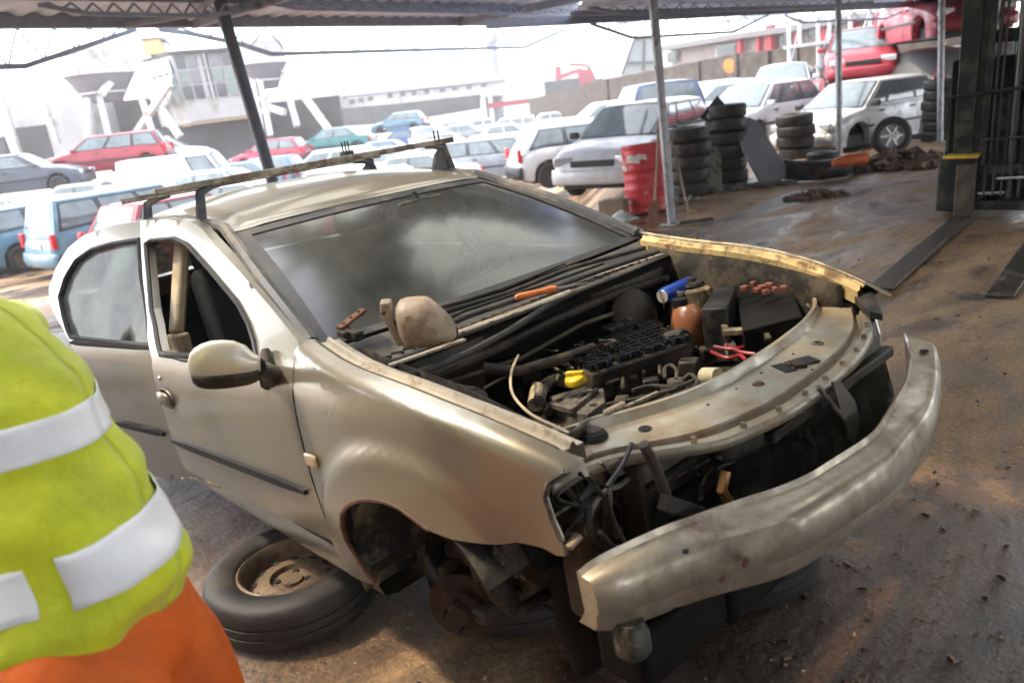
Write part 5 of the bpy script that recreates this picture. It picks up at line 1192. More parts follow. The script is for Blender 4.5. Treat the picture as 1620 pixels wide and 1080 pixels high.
stack(1484, 222, 6, 'in the tall stack beside the forklift guard', w=.19)
tyre_obj('single black tyre lying right of the middle stack by the black bumper', 'worn tyres in stacks', wz(1302, 250, .11), .27, .2)
# loose alloy wheel leaning upright
aw = wz(1408, 246, 0) + Vector((0, 0, .33))
tyre_obj('upright wheel with a silver six spoke alloy rim under the torn wing', None, aw, .33, .2, (R(84), 0, head(-8)), rim='alloy', cat='wheel', name='alloy_wheel')
# spare wheel lying flat by the sill
sp_ = wz(447, 893, .17); 
tyre_obj('tyre on a dirty steel rim lying flat under the near sill', None, wz(456, 886, .17) - Vector((0, 0, .085)), .29, .17, (0, 0, .4), rim='steel', cat='wheel', name='spare_wheel')
# ------------------------------------------------------------ drum, tools, panels
m_drum = mat('drum_red', (.52, .03, .04), .42, .1, var=.15, dirt=(.55, .48, .45), da=-.05, ds=6, dw=.08)
dp = wz(1026, 333, 0)
dr_ = empty('oil_drum', 'dented bright red oil drum with scraped paint beside the white hatchback', 'drum', loc=dp, rot=(R(-3), R(-3), .5))
prof = [(0, .01), (.27, .01), (.285, 0), (.29, .02)] + [(.285 + (.012 if abs(z - .30) < .03 or abs(z - .59) < .03 else 0) + .003 * math.sin(z * 60), z) for z in [.04 + i * .02 for i in range(41)]] + [(.29, .87), (.285, .885), (.27, .865), (0, .86)]
MB().lathe(prof, 36).build('drum_shell', m_drum, dr_, smooth=True, ang=60)
MB().lathe([(.03, .865), (.03, .885), (0, .885)], 14, m=T((.17, 0, 0))).build('bung', m_steel_lt, dr_, smooth=True)
for k, (a, z, s) in enumerate(((-1.9, .70, .10), (-2.5, .60, .07), (-1.5, .72, .07), (-2.3, .15, .05), (-2.9, .78, .06))):
    MB().grid(lambda u, v: Vector((.3025 * math.cos(a + (u - .5) * s / .15), .3025 * math.sin(a + (u - .5) * s / .15), z + (v - .5) * s + .01 * math.sin(u * 5)))
              , 5, 3).build('paint_scrape', mat('scrape', (.6, .5, .47), .6, var=.3, vs=30), dr_, smooth='all')
def tool(label, a, b, r, bladepts, bladez, m, name='spade'):
    a, b = Vector(a), Vector(b); o = empty(name, label, name, loc=a)
    MB().tube([Vector((0, 0, 0)), (b - a) * .5 + Vector((.005, 0, 0)), b - a], [r, r * 1.05, r], 8).build('handle', mat('old_wood', (.30, .23, .15), .7, var=.35, vs=20), o, smooth=True)
    MB().prism([Vector(q) - a for q in bladepts], tuple(-fh * .004), tuple(fh * .004)).build('blade', m, o, bevel=.002)
    return o
def vpx(px, py, d):                                          # image point at a depth along the view axis
    return wd(px, py, d)
d2 = depth_of(wz(1033, 362)); m_blade = mat('rusty_blade', (.20, .10, .06), .65, .5, var=.4, vs=15)
tool('rusty flat spade standing against the grey post by the drum', wd(1036, 318, d2), wd(1042, 190, d2 + .25), .016, [wd(a, b, d2) for a, b in ((1026, 328), (1040, 314), (1044, 322), (1041, 356), (1036, 361), (1024, 363))], 0, m_blade)
d3 = depth_of(wz(1090, 338))
tool('long handled shovel leaning from the stack with its worn blade forward', wd(1090, 335, d3), wd(1062, 225, d3 + .5), .017, [wd(a, b, d3) for a, b in ((1086, 338), (1094, 331), (1103, 332), (1116, 344), (1118, 348), (1096, 348))], 0, mat('worn_blade', (.32, .22, .14), .6, .4, var=.3, vs=15), 'shovel')
MB().tube([wz(1076, 353, .03), wz(1128, 346, .03)], .022, 8).build('iron_pipe', m_grime, smooth=True); tag(bpy.data.objects['iron_pipe'], 'short dark iron pipe lying on the ground under the shovel', 'pipe'); 
o = MB().tube([wz(1103, 384, .0), wz(1103, 384, .0) + Vector((0, 0, .20))], .012, 8).build('steel_rod', mat('rod', (.2, .13, .08), .6, .5), smooth=True); tag(o, 'thin rusty rod standing behind the far wing of the stripped car', 'rod')
def slabobj(name, label, cat, pts, d0, th, m, parts=(), bev=.01):
    """board traced from the image, standing at depths d0 (one per corner), with real thickness"""
    P = [wd(a, b, d0[i] if isinstance(d0, (list, tuple)) else d0) for i, (a, b) in enumerate(pts)]
    n = (P[1] - P[0]).cross(P[2] - P[0]).normalized()
    if n.dot(fw) < 0: n = -n
    c = sum(P, Vector((0, 0, 0))) / len(P)
    o = MB().prism([p - c for p in P], (0, 0, 0), tuple(n * th)).build(name, m, bevel=bev); o.location = c
    return tag(o, label, cat), P, n, c
db = depth_of(wz(1210, 292))
o, P, n, c = slabobj('seat_back_panel', 'grey ribbed seat back leaning on the tyre stacks', 'car seat', [(1171, 188), (1186, 185), (1200, 192), (1243, 262), (1244, 278), (1216, 291), (1204, 288), (1164, 214), (1163, 200)], [db + .45, db + .45, db + .42, db + .1, db, db, db, db + .35, db + .4], .09, mat('seat_grey', (.27, .28, .32), .75, var=.15, dirt=(.2, .2, .2), da=.15), bev=.02)
for (a, b, a2, b2) in ((1172, 222, 1203, 205), (1188, 250, 1222, 232), (1202, 275, 1234, 258)):
    q0, q1 = wd(a, b, db + .3), wd(a2, b2, db + .3); r0, r1 = ray(a, b), ray(a2, b2)
    q0 = CAM + r0 * ((P[0] - CAM).dot(n) / r0.dot(n)); q1 = CAM + r1 * ((P[0] - CAM).dot(n) / r1.dot(n)); k_ = MB().tube([q0 - c - n * .002, q1 - c - n * .002], .008, 6).build('seam', m_bgdark, o)
df = depth_of(wz(1120, 308))
slabobj('floor_plate', 'battered grey green steel plate standing before the left tyre stack', 'metal plate', [(1104, 246), (1117, 236), (1134, 233), (1141, 248), (1143, 300), (1138, 303), (1128, 292), (1114, 296), (1106, 310), (1103, 300)], df, .012, mat('plate_green', (.22, .23, .17), .6, .3, var=.4, vs=12, dirt=(.06, .045, .03), da=.3, ds=10), bev=.002)
o, P, n, c = slabobj('speaker_shelf', 'black four sided panel with two round holes standing on a tyre stack', 'car part', [(1135, 151), (1166, 187), (1148, 192), (1126, 198), (1107, 186)], depth_of(wz(1150, 288)) - .45, .02, mat('shelf_dark', (.03, .035, .045), .6), bev=.004)
for (a, b, s) in ((1122, 184, .042), (1139, 178, .030)):
    rr_ = ray(a, b); q = CAM + rr_ * ((P[0] - CAM).dot(n) / rr_.dot(n)); e1 = (P[1] - P[0]).normalized(); e2 = n.cross(e1)
    MB().lathe([(0, .003), (s, .003), (s * 1.05, 0)], 20, m=frame(q - c - n * .002, e1, e2, -n)).build('round_hole', PA['white'], o, smooth=True)
# black bumper lying on the ground
bl = [wz(1240, 284, 0), wz(1262, 287, 0), wz(1300, 286, 0), wz(1340, 280, 0), wz(1370, 262, 0)]
bo_ = empty('loose_bumper', 'long black plastic bumper lying on the ground before the middle stack', 'bumper', loc=bl[1])
def bq(a, b):
    t = a * 4; i = min(3, int(t)); p = bl[i].lerp(bl[i + 1], t - i) - bl[1]; h_ = .32 - .06 * a; pr = [(0, 0), (-.05, .3), (-.06, .6), (-.01, .85), (.10, 1.0)]
    k = b * 4; j = min(3, int(k)); f_ = k - j; oy = lerp(pr[j][0], pr[j + 1][0], f_); oz = lerp(pr[j][1], pr[j + 1][1], f_); return p + fh * (oy + .02) + Vector((0, 0, oz * h_))
MB().grid(bq, 20, 10).build('bumper_skin', m_black, bo_, smooth='all', solid=.006)
MB().tube([bl[0] - bl[1] + Vector((0, 0, .16)), Vector((0, 0, .2)) + fh * .1, bl[3] - bl[1] + Vector((0, 0, .18)) + fh * .05], .03, 8).build('bumper_bar', m_blackm, bo_, smooth=True)
ot = wz(1345, 252, .09) ; ot2 = wz(1374, 250, .13)
o = MB().tube([wz(1318, 258, .30), wz(1340, 254, .31), wz(1369, 250, .31)], [.05, .09, .085], 12).build('orange_tube', mat('orange_plastic', (.62, .14, .04), .5, var=.2), smooth=True); tag(o, 'bright orange rolled plastic lying behind the black bumper', 'tube')
# small boxes near the drum, scrap bits, rubble
def scrap_box(lb, px, py, sz, rot, m, nm='crate', cat='box'):
    p = wz(px, py, 0); o = empty(nm, lb, cat, loc=p, rot=(0, 0, rot)); MB().box((0, 0, sz[2] / 2), sz).build('carton', m, o, bevel=.01); MB().box((0, 0, sz[2] + .006), (sz[0] * .6, sz[1] * .96, .01)).build('flap', m, o); return o
scrap_box('brown carton on the ground left of the red drum', 972, 342, (.34, .26, .22), .4, mat('carton', (.26, .19, .13), .8, var=.2))
scrap_box('brown carton between the grey post and the left tyre stack', 1086, 300, (.22, .25, .5), .9, mat('carton2', (.20, .13, .09), .8, var=.3), cat='box')
o = MB().grid(lambda a, b: Vector(((a - .5) * .34, (b - .5) * .26, .05 + .10 * math.sin(math.pi * a) * math.sin(math.pi * b))), 8, 8).build('lamp_lens', mat('lens_green', (.35, .42, .38), .3, coat=.4), smooth='all', solid=.02); o.location = wz(985, 352, 0); tag(o, 'pale green plastic lamp cover lying left of the spade', 'car part')
random.seed(21)
def heap(label, px, py, wx_, wy_, n, smin, smax, zmax, cols, nm='scrap_heap'):
    base = wz(px, py, 0); mb = MB()
    for i in range(n):
        a = random.random() * 6.28; r_ = random.random() ** .6; x = math.cos(a) * r_; y = math.sin(a) * r_
        z = zmax * (1 - r_) * random.random(); s = random.uniform(smin, smax)
        q = Matrix.Rotation(random.random() * 3, 3, 'X') @ Matrix.Rotation(random.random() * 3, 3, 'Z')
        mb.box(rh * x * wx_ + fh * y * wy_ + Vector((0, 0, z + s * .3)), (s * random.uniform(.6, 2.2), s, s * random.uniform(.2, .7)), q)
    o = mb.build(nm, cols); o.location = base; return tag(o, label, 'scrap', kind='stuff')
m_scrap = mat('scrap_brown', (.14, .09, .06), .75, .2, var=.6, vs=6); m_scrap2 = mat('scrap_grey', (.16, .15, .14), .6, .4, var=.6, vs=9)
heap('low heap of dark wires and scrap on the open ground', 1292, 312, .42, .20, 160, .02, .06, .09, m_scrap)
heap('tangled brown scrap under the alloy wheel', 1425, 262, .85, .55, 260, .04, .12, .26, m_scrap, 'scrap_pile')
heap('small broken bits along the edge of the tyre stacks', 1165, 300, .9, .14, 160, .02, .07, .06, m_scrap2, 'rubble')
heap('small broken bits beside the cartons', 1060, 322, .55, .12, 90, .02, .06, .05, m_scrap2, 'rubble')
# water channel strip on the ground along the posts
# pebbles on the near ground
mb = MB(); random.seed(9)
for i in range(2600):
    d = random.uniform(1.2, 9); px = random.uniform(-100, 1750)
    r_ = ray(px, hor(px)); p = CAM + r_ * d; s = random.uniform(.002, .006) * (1 + d * .15)
    q = Matrix.Rotation(random.random() * 6, 3, 'Z'); mb.box((p.x, p.y, s * .3 - .002 + gz(p.x, p.y)), (s * random.uniform(1, 2), s, s * random.uniform(.5, 1)), q, taper=.6)
tag(mb.build('gravel', mat('grit', (.19, .15, .11), .8, var=.6, vs=50)), 'small gravel and grit scattered over the muddy ground', 'gravel', kind='stuff')

# loose bits lying about near the car: chips, bolts, bits of trim
for (nm_, lb_, n_, m_, s0_, s1_) in (('litter', 'small dark chips of plastic and trim scattered on the near ground', 150, m_black, .006, .02), ('grit', 'pale stones and mud crumbs scattered round the car', 420, mat('crumbs', (.30, .22, .14), .8, var=.5, vs=40), .004, .014)):
    mb = MB(); random.seed(len(nm_) * 7)
    for i in range(n_):
        d = random.uniform(1.3, 6.5); px = random.choice((random.uniform(300, 1000), random.uniform(900, 1700), random.uniform(1200, 1700))); r_ = ray(px, hor(px)); p = CAM + r_ * d; s = random.uniform(s0_, s1_)
        q = Matrix.Rotation(random.random() * 6, 3, 'Z') @ Matrix.Rotation(random.uniform(-.5, .5), 3, 'X'); mb.box((p.x, p.y, s * .2 + gz(p.x, p.y)), (s * random.uniform(.6, 2.4), s * random.uniform(.4, 1), s * random.uniform(.25, .7)), q, taper=random.uniform(.4, .9))
    tag(mb.build(nm_, m_), lb_, 'debris', kind='stuff')

for (lb_, x_, y_) in (('bald black tyre added to prop the engine end of the car and block light', .12, .30), ('bald black tyre added under the middle of the car to block light', -.95, .25), ('bald black tyre added under the boot of the car to block light', -2.3, .1), ('bald black tyre added under the front doors to block light', -.35, -.25)):
    tyre_obj(lb_, 'worn tyres in stacks', Vector((x_, y_, .10)), .31, .19)  # tyres added beneath the car to stop light coming through from the far side
# ------------------------------------------------------------ background structures
def px_at_z(px, d, py):                                     # height (z) of the image point (px, py) at horizontal depth d
    r = ray(px, hor(px)); n_ = Vector((fw.x, fw.y, 0)).normalized(); base = CAM + r * d
    q = ray(px, py); t = (base - CAM).dot(n_) / q.dot(n_); return CAM + q * t
m_conc = mat('concrete', (.30, .28, .27), .8, var=.3, vs=.8, dirt=(.13, .11, .09), da=.45, ds=.9, bump=.01, bs=8)
m_concd = mat('concrete_dark', (.07, .068, .075), .85, var=.3, vs=.6)
m_whitew = mat('white_wall', (.44, .44, .46), .7, var=.1, vs=.7, dirt=(.3, .28, .26), da=.1, ds=.8)
m_wst = mat('white_steel', (.50, .51, .54), .5, .1, dirt=(.3, .2, .14), da=.1, ds=3)
m_pane = mat('grey_pane', (.05, .055, .065), .25, coat=.3); m_panel2 = mat('green_pane', (.15, .19, .18), .2, coat=.3)
def gbox(name, m, parent, px0, px1, py0, py1, d, th, off=0.0, bev=0):
    """upright box facing the camera, spanning image columns px0..px1 and heights py0 (top) .. py1 at depth d"""
    n_ = fh; o = parent.location
    a = px_at_z(px0, d + off, (py0 + py1) / 2); b = px_at_z(px1, d + off, (py0 + py1) / 2)
    zt = px_at_z((px0 + px1) / 2, d + off, py0).z; zb = px_at_z((px0 + px1) / 2, d + off, py1).z
    w = (Vector((b.x - a.x, b.y - a.y, 0))).length; c = (a + b) / 2; c.z = (zt + zb) / 2
    c = c + n_ * th / 2
    return MB().box(c - o, (w, th, zt - zb), math.atan2(rh.y, rh.x)).build(name, m, parent, bevel=bev)
# concrete wall on the right, running away
PL = at(850, 62, 0); PR = at(1430, 21, 0); wdir = (PR - PL).normalized(); wn = Vector((-wdir.y, wdir.x, 0))
if wn.dot(fh) < 0: wn = -wn
def onp(px, py, off):                                        # image point on the vertical plane 'off' metres behind the wall face
    r_ = ray(px, py); return CAM + r_ * ((PL + wn * off - CAM).dot(wn) / r_.dot(wn))
wall = empty('concrete_wall', 'long stained concrete wall running away behind the white cars at the right', 'wall', loc=PL)
m_wall = mat('stained_wall', (.085, .070, .062), .85, var=.5, vs=1.6, dirt=(.035, .024, .018), da=.35, ds=2.2, dw=.3, bump=.02, bs=6)
TOPS = [(836, 157), (870, 149), (915, 136), (970, 123), (1040, 110), (1125, 93), (1162, 87), (1165, 84), (1225, 79), (1300, 67), (1400, 52), (1560, 28)]
def topy(px): return interp(px, [p[0] for p in TOPS], [p[1] for p in TOPS])
V = []; Fq = []; n_ = 0
for px in [836 + i * 9 for i in range(81)]:
    p = onp(px, topy(px) + .6 * math.sin(px * .9), 0); 
    for (o, z) in ((0, -1.2), (0, p.z), (.18, p.z), (.18, -1.2)): V.append((p.x + wn.x * o - PL.x, p.y + wn.y * o - PL.y, z))
    n_ += 1
for i in range(n_ - 1):
    for k in range(3): Fq.append((i * 4 + k, i * 4 + k + 1, (i + 1) * 4 + k + 1, (i + 1) * 4 + k))
MB().add(V, Fq).build('wall_body', m_wall, wall)
for px in (960, 1040, 1105, 1165, 1215, 1260, 1300):
    p = onp(px, topy(px), -.05); MB().bar(Vector((p.x, p.y, -1.2)) - PL, p + Vector((0, 0, -.02)) - PL, .22, .12, up=tuple(wn)).build('pier', m_wall, wall)
MB().prism([onp(a, b, -.02) - PL for a, b in smooth_poly([(1144, 100), (1152, 91), (1163, 97), (1164, 110), (1155, 118), (1145, 112)], 2)], tuple(-wn * .01), (0, 0, 0)).build('rust_patch', mat('orange_patch', (.36, .14, .03), .8, var=.5, vs=5), wall)
# building with red columns behind the wall
bl_ = empty('long_building', 'pale building with bright red columns and flat roof behind the concrete wall', 'building', loc=PL)
def bq(name, m, pts, off, th, par=None):
    return MB().prism([onp(a, b, off) - PL for a, b in pts], (0, 0, 0), tuple(wn * th)).build(name, m, par or bl_)
bq('facade', mat('cream_wall', (.26, .21, .19), .8, var=.12, vs=.5), [(1078, 76), (1166, 58), (1430, 18), (1430, 60), (1162, 96), (1078, 108)], 9, .4)
bq('side_room', mat('pale_render', (.30, .31, .28), .8), [(1046, 82), (1078, 76), (1078, 108), (1046, 114)], 9.3, .4)
bq('roof_slab', mat('roof_grey', (.14, .135, .15), .7), [(1040, 74), (1165, 53), (1240, 42), (1440, 8), (1440, 18), (1240, 52), (1165, 62), (1040, 82)], 8.2, 3)
for (px, w, y0) in ((1172, 5, 54), (1202, 4, 52), (1219, 9, 40), (1262, 4, 40), (1306, 6, 32), (1352, 6, 25), (1388, 5, 20)):
    a_, b_, c_ = onp(px, y0, 8.6), onp(px, y0 + 50, 8.6), onp(px + w, y0, 8.6); MB().bar(a_ - PL, b_ - PL, (c_ - a_).length, .3, up=tuple(wn)).build('column', mat('column_red', (.34, .012, .02), .6), bl_)
for (x0, x1, y0, y1) in ((1132, 1164, 74, 90), (1235, 1250, 50, 72), (1275, 1296, 44, 64), (1320, 1345, 36, 56), (1054, 1070, 84, 100)):
    sl_ = .155 * (x1 - x0); fr = bq('window', m_wst, [(x0, y0), (x1, y0 - sl_), (x1, y1 - sl_), (x0, y1)], 8.9, .06)
    q = bq('pane', m_pane, [(x0 + 1.5, y0 + 1), (x1 - 1.5, y0 - sl_ + 1.5), (x1 - 1.5, y1 - sl_ - 1), (x0 + 1.5, y1 - 1.5)], 8.82, .03, fr)
gh = empty('glass_shed', 'pale green glazed shed end with sloping edge left of the red columned building', 'building', loc=at(1020, 70, 0))
c4 = [px_at_z(a, 70, b) - gh.location for a, b in ((984, 118), (1003, 64), (1040, 56), (1052, 82), (1052, 112))]
MB().prism(c4, (0, 0, 0), tuple(fh * 6)).build('glazed_wall', mat('pale_glaze', (.24, .29, .30), .4, coat=.3, var=.15, vs=.3), gh)
for (a, b) in (((984, 118), (1003, 64)), ((1018, 112), (1020, 62)), ((1003, 64), (1040, 56)), ((990, 100), (1050, 98))):
    MB().bar(px_at_z(a[0], 69.7, a[1]) - gh.location, px_at_z(b[0], 69.7, b[1]) - gh.location, .2, .2).build('frame_bar', m_concd, gh)
# white steel pipe rack
rk = empty('steel_rack', 'white steel post and rail rack standing before the red columned building', 'rack', loc=at(1320, 23.5, 0))
for (px, d, t0, b0) in ((1248, 24, 34, 112), (1265, 26, 30, 105), (1294, 24, 28, 120), (1312, 26, 26, 100), (1345, 24, 22, 100), (1376, 24, 16, 90), (1404, 24, 12, 80), (1426, 24, 8, 70)):
    MB().bar(px_at_z(px, d, t0) - rk.location, px_at_z(px + 1, d, b0 + 30) - rk.location, .09, .09).build('upright', m_wst, rk)
for (a, b) in (((1240, 76), (1330, 64)), ((1330, 64), (1440, 48)), ((1240, 35), (1440, 10)), ((1252, 112), (1330, 100))):
    MB().bar(px_at_z(a[0], 23.9, a[1]) - rk.location, px_at_z(b[0], 23.9, b[1]) - rk.location, .07, .09).build('rail', m_wst, rk)
for (a, b) in (((1250, 105), (1265, 40)), ((1297, 110), (1312, 35)), ((1347, 90), (1374, 25)), ((1376, 80), (1404, 20))):
    P0, P1 = px_at_z(a[0], 24, a[1]) - rk.location, px_at_z(b[0], 24, b[1]) - rk.location
    MB().tube([P0, P1], .025, 6).build('brace', m_wst, rk)
# silos and glazed control cabin at the left
D = 44
cab = empty('control_cabin', 'white control cabin with many small panes raised on a dark block at the left', 'building', loc=at(310, D, -.9))
def cq(name, m, pts, dd, th, par=cab):
    c4 = [px_at_z(a, dd[i] if isinstance(dd, (list, tuple)) else dd, b) - cab.location for i, (a, b) in enumerate(pts)]
    return MB().prism(c4, (0, 0, 0), tuple(fh * th)).build(name, m, par)
cq('front_wall', m_whitew, [(268, 84), (368, 74), (392, 182), (300, 193)], D, 5)
cq('side_wall', m_whitew, [(226, 97), (269, 84), (301, 193), (247, 203)], [D + 6, D + .02, D + .02, D + 6], .2)
cq('cabin_roof', m_concd, [(222, 95), (266, 81), (370, 74), (370, 80), (268, 86), (224, 99)], [D + 6, D - .4, D - .4, D - .4, D - .4, D + 6], .5)
cq('soffit_edge', mat('edge_rust', (.30, .22, .16), .8), [(256, 203), (300, 194), (392, 182), (393, 187), (302, 199), (258, 207)], [D + 6, D - .2, D - .2, D - .2, D - .2, D + 6], .4)
cq('lower_block', m_concd, [(246, 205), (300, 198), (400, 186), (432, 262), (300, 262), (262, 262)], D + 1.5, 6)
TL, TR_, BR_, BL_ = (272, 87), (364, 79), (380, 152), (292, 160)
def bil(u, v, q): 
    a = (lerp(q[0][0], q[1][0], u), lerp(q[0][1], q[1][1], u)); b = (lerp(q[3][0], q[2][0], u), lerp(q[3][1], q[2][1], u)); return (lerp(a[0], b[0], v), lerp(a[1], b[1], v))
random.seed(4)
def panes(q, nu, nv, dfn, gaps):
    for i in range(nu):
        for j in range(nv):
            u0 = (i + .10) / nu; u1 = (i + .90) / nu
            if i in gaps: u0 += .25 / nu
            v0 = (j + .07) / nv; v1 = (j + .93) / nv
            pts = [bil(u0, v0, q), bil(u1, v0, q), bil(u1, v1, q), bil(u0, v1, q)]
            d = [dfn(p[0]) for p in pts]; cq('window', random.choice((m_pane, m_pane, m_panel2, mat('mid_pane', (.17, .17, .20), .3))), pts, d, .06)
panes((TL, TR_, BR_, BL_), 5, 3, lambda x: D - .08, (2,))
panes(((229, 102), (265, 91), (288, 163), (246, 176)), 4, 3, lambda x: D - .3 + 6 * max(0, (269 - x)) / 43, ())
MB().bar(px_at_z(322, D - .1, 82) - cab.location, px_at_z(340, D - .1, 156) - cab.location, .28, .1).build('mullion', m_whitew, cab)
ob = empty('orange_hopper', 'small pale orange box with blue fitting on top of the control cabin', 'hopper', loc=px_at_z(246, D + 3, 80))
MB().box((0, 0, .15), (1.0, 1.0, .85), math.atan2(rh.y, rh.x)).build('box_body', mat('pale_orange', (.62, .40, .18), .6), ob, bevel=.05)
MB().box((0, 0, .62), (1.25, 1.25, .08), math.atan2(rh.y, rh.x)).build('box_lid', m_conc, ob); MB().tube([rh * .55 + Vector((0, 0, .5)), rh * .85 + Vector((0, 0, .35)), rh * .9 + Vector((0, 0, .1))], .1, 8).build('blue_fitting', PA['blue'], ob)
def silo(label, px, d, topy, boty, legs, wpx):
    s = empty('silo', label, 'silo', 'cement silos on splayed legs', loc=at(px, d, -.9))
    c = px_at_z(px, d, (topy + boty) / 2); k = d / F_PX; r0 = wpx * k / 2; zt = px_at_z(px, d, topy).z - s.location.z; zb = px_at_z(px, d, boty).z - s.location.z
    zu = zt + (zt - zb) * .85
    MB().lathe([(0, zu + .1), (r0 * .8, zu), (r0 * .98, zu - .25), (r0 * .98, zt)], 32).build('silo_body', m_whitew, s, smooth=True)
    MB().lathe([(r0, zt), (r0, lerp(zt, zb, .12)), (r0 * .62, lerp(zt, zb, .75)), (r0 * .5, zb), (0, zb)], 28).build('hopper_shell', mat('silo_grey', (.17, .165, .19), .6, .1, var=.15, vs=.8), s, smooth=True)
    MB().lathe([(r0 * 1.02, zt + .1), (r0 * 1.06, zt + .1), (r0 * 1.06, zt - .15), (r0 * 1.02, zt - .15)], 28, close=True).build('ring_beam', m_wst, s, smooth=True)
    MB().lathe([(r0 * .66, lerp(zt, zb, .66)), (r0 * .70, lerp(zt, zb, .66)), (r0 * .70, lerp(zt, zb, .72)), (r0 * .66, lerp(zt, zb, .72))], 20, close=True).build('ring_beam', m_wst, s, smooth=True)
    for (a, b) in legs:
        p0 = px_at_z(a[0], d - .5, a[1]) - s.location; p1 = px_at_z(b[0], d - 1.5, b[1]) - s.location
        MB().bar(p0, p1, .30, .30).build('leg', m_wst, s)
silo('left cement silo on white splayed legs beside the glazed cabin', 185, 41, 112, 160, [((150, 122), (172, 215)), ((142, 140), (140, 222)), ((225, 130), (285, 217)), ((208, 222), (268, 133)), ((182, 118), (160, 150)), ((222, 150), (243, 216))], 100)
silo('right cement silo on white splayed legs behind the leaning post', 432, 41, 96, 140, [((395, 105), (414, 210)), ((405, 100), (428, 215)), ((450, 110), (520, 205)), ((448, 120), (470, 200)), ((398, 160), (450, 178)), ((410, 148), (425, 150))], 78)
for (lb_, x0, x1, y0, y1, dd_) in (('dark brown wall between the legs of the left silo', 146, 262, 158, 262, 49), ('grey brown wall between the legs of the right silo', 398, 545, 158, 262, 49)):
    bw = empty('yard_wall', lb_, 'wall', loc=at((x0 + x1) / 2, dd_, -.9)); gbox('wall_face', mat('wall_brown', (.08, .072, .07), .85, var=.4, vs=.9), bw, x0, x1, y0, y1, dd_, .4)
# dark openings of a white shed at far left
sh = empty('white_shed', 'white shed with dark openings stepping up behind the red estate', 'building', loc=at(60, 46, -.9))
for (x0, x1, y0, y1, m, o_) in ((-120, 150, 150, 262, m_whitew, 1.0), (72, 140, 168, 240, m_concd, .9), (18, 80, 200, 262, m_concd, .85), (-60, 12, 220, 262, m_concd, .8), (124, 150, 140, 240, m_concd, 1.6)):
    gbox('shed_wall' if m is m_whitew else 'opening', m, sh, x0, x1, y0, y1, 46 + o_ - 1, .3 if m is not m_whitew else 4)
for (a, b) in (((-5, 130), (32, 250)), ((70, 165), (92, 228)), ((132, 140), (146, 215)), ((5, 195), (28, 250))): MB().bar(px_at_z(a[0], 45, a[1]) - sh.location, px_at_z(b[0], 45, b[1]) - sh.location, .3, .3).build('strut', m_wst, sh)
# long low building far behind and dark wall below it
fb = empty('far_building', 'very long low white building with a row of small windows in the far haze', 'building', loc=at(620, 95, -.9))
def fbq(name, m, pts, d, th, par=None):
    c4 = [px_at_z(a, d[i] if isinstance(d, (list, tuple)) else d, b) - fb.location for i, (a, b) in enumerate(pts)]
    return MB().prism(c4, (0, 0, 0), tuple(fh * th)).build(name, m, par or fb)
fbq('facade', m_whitew, [(535, 158), (800, 128), (800, 150), (535, 182)], 95, 6)
fbq('facade', m_whitew, [(430, 150), (535, 152), (535, 186), (430, 176)], 92, 6)
fbq('roof', mat('roof_pale', (.36, .38, .42), .7), [(480, 150), (800, 118), (800, 127), (480, 160)], 94.5, 7)
fbq('lower_wall', m_concd, [(430, 178), (540, 172), (620, 165), (760, 150), (760, 172), (620, 195), (540, 200), (440, 206)], 80, 2)
for (a, b) in ((557, 160), (571, 157), (586, 155), (617, 150), (637, 148), (655, 146), (675, 144), (700, 141), (720, 138), (742, 136), (765, 133)): fbq('window', m_pane, [(a - 4, b - 2), (a + 4, b - 3), (a + 4, b + 4), (a - 4, b + 5)], 94.8, .1)
ft = empty('factory_shed', 'grey lilac factory roof line fading into the haze behind the far building', 'building', loc=at(700, 140, -.9))
for (x0, x1, y0, y1, m) in ((640, 800, 122, 165, mat('roof_pale', (.36, .38, .42), .7)), (560, 690, 128, 160, m_whitew)):
    c4 = [px_at_z(a, 140, b) - ft.location for a, b in ((x0, y0 + 14), (x1, y0), (x1, y1 - 14), (x0, y1))]; MB().prism(c4, (0, 0, 0), tuple(fh * 6)).build('shed_block', m, ft)
# chimneys
for (lb, px, t0, b0, w) in (('tall grey factory chimney with a thick head standing in the haze', 786, 52, 140, .75), ('thin grey mast left of the factory chimney', 767, 92, 130, .25), ('slim grey stack just right of the thin mast', 781, 88, 138, .4)):
    o = empty('chimney', lb, 'chimney', loc=px_at_z(px, 100, b0)); h_ = px_at_z(px, 100, t0).z - o.location.z
    MB().lathe([(0, -6), (w, -6), (w * .8, h_ * .82), (w * 1.25, h_ * .84), (w * 1.25, h_ * .95), (w * .7, h_), (0, h_)], 14).build('stack', mat('stack_grey', (.25, .26, .31), .7), o, smooth=True)
# cranes in the haze
for (lb, px, d, pts) in (('red mobile crane with a folded jib above the wall end', 885, 90, (((883, 105), (883, 150), .7), ((888, 122), (912, 112), .5), ((912, 112), (935, 118), .7), ((895, 130), (925, 130), .8))), ('second red crane arm with dark cab in the haze beyond', 925, 95, (((915, 118), (938, 128), 1.0), ((930, 105), (940, 128), .5), ((900, 102), (930, 104), .4)))):
    o = empty('crane', lb, 'crane', loc=at(px, d, -.9))
    for (a, b, w) in pts: MB().bar(px_at_z(a[0], d, a[1]) - o.location, px_at_z(b[0], d, b[1]) - o.location, w, w).build('crane_beam', PA['red'], o)
    MB().box(px_at_z(px + 3, d + 1, 138) - o.location, (4, 3, 1.6), math.atan2(rh.y, rh.x)).build('crane_body', m_concd, o, bevel=.1)
tr = empty('red_trough', 'long red steel trough lying before the end of the stone wall', 'trough', loc=at(808, 75, -.6))
MB().prism([px_at_z(a, 75, b) - tr.location for a, b in ((772, 164), (846, 155), (846, 162), (774, 172))], (0, 0, 0), tuple(fh * 3)).build('trough_side', PA['red'], tr)
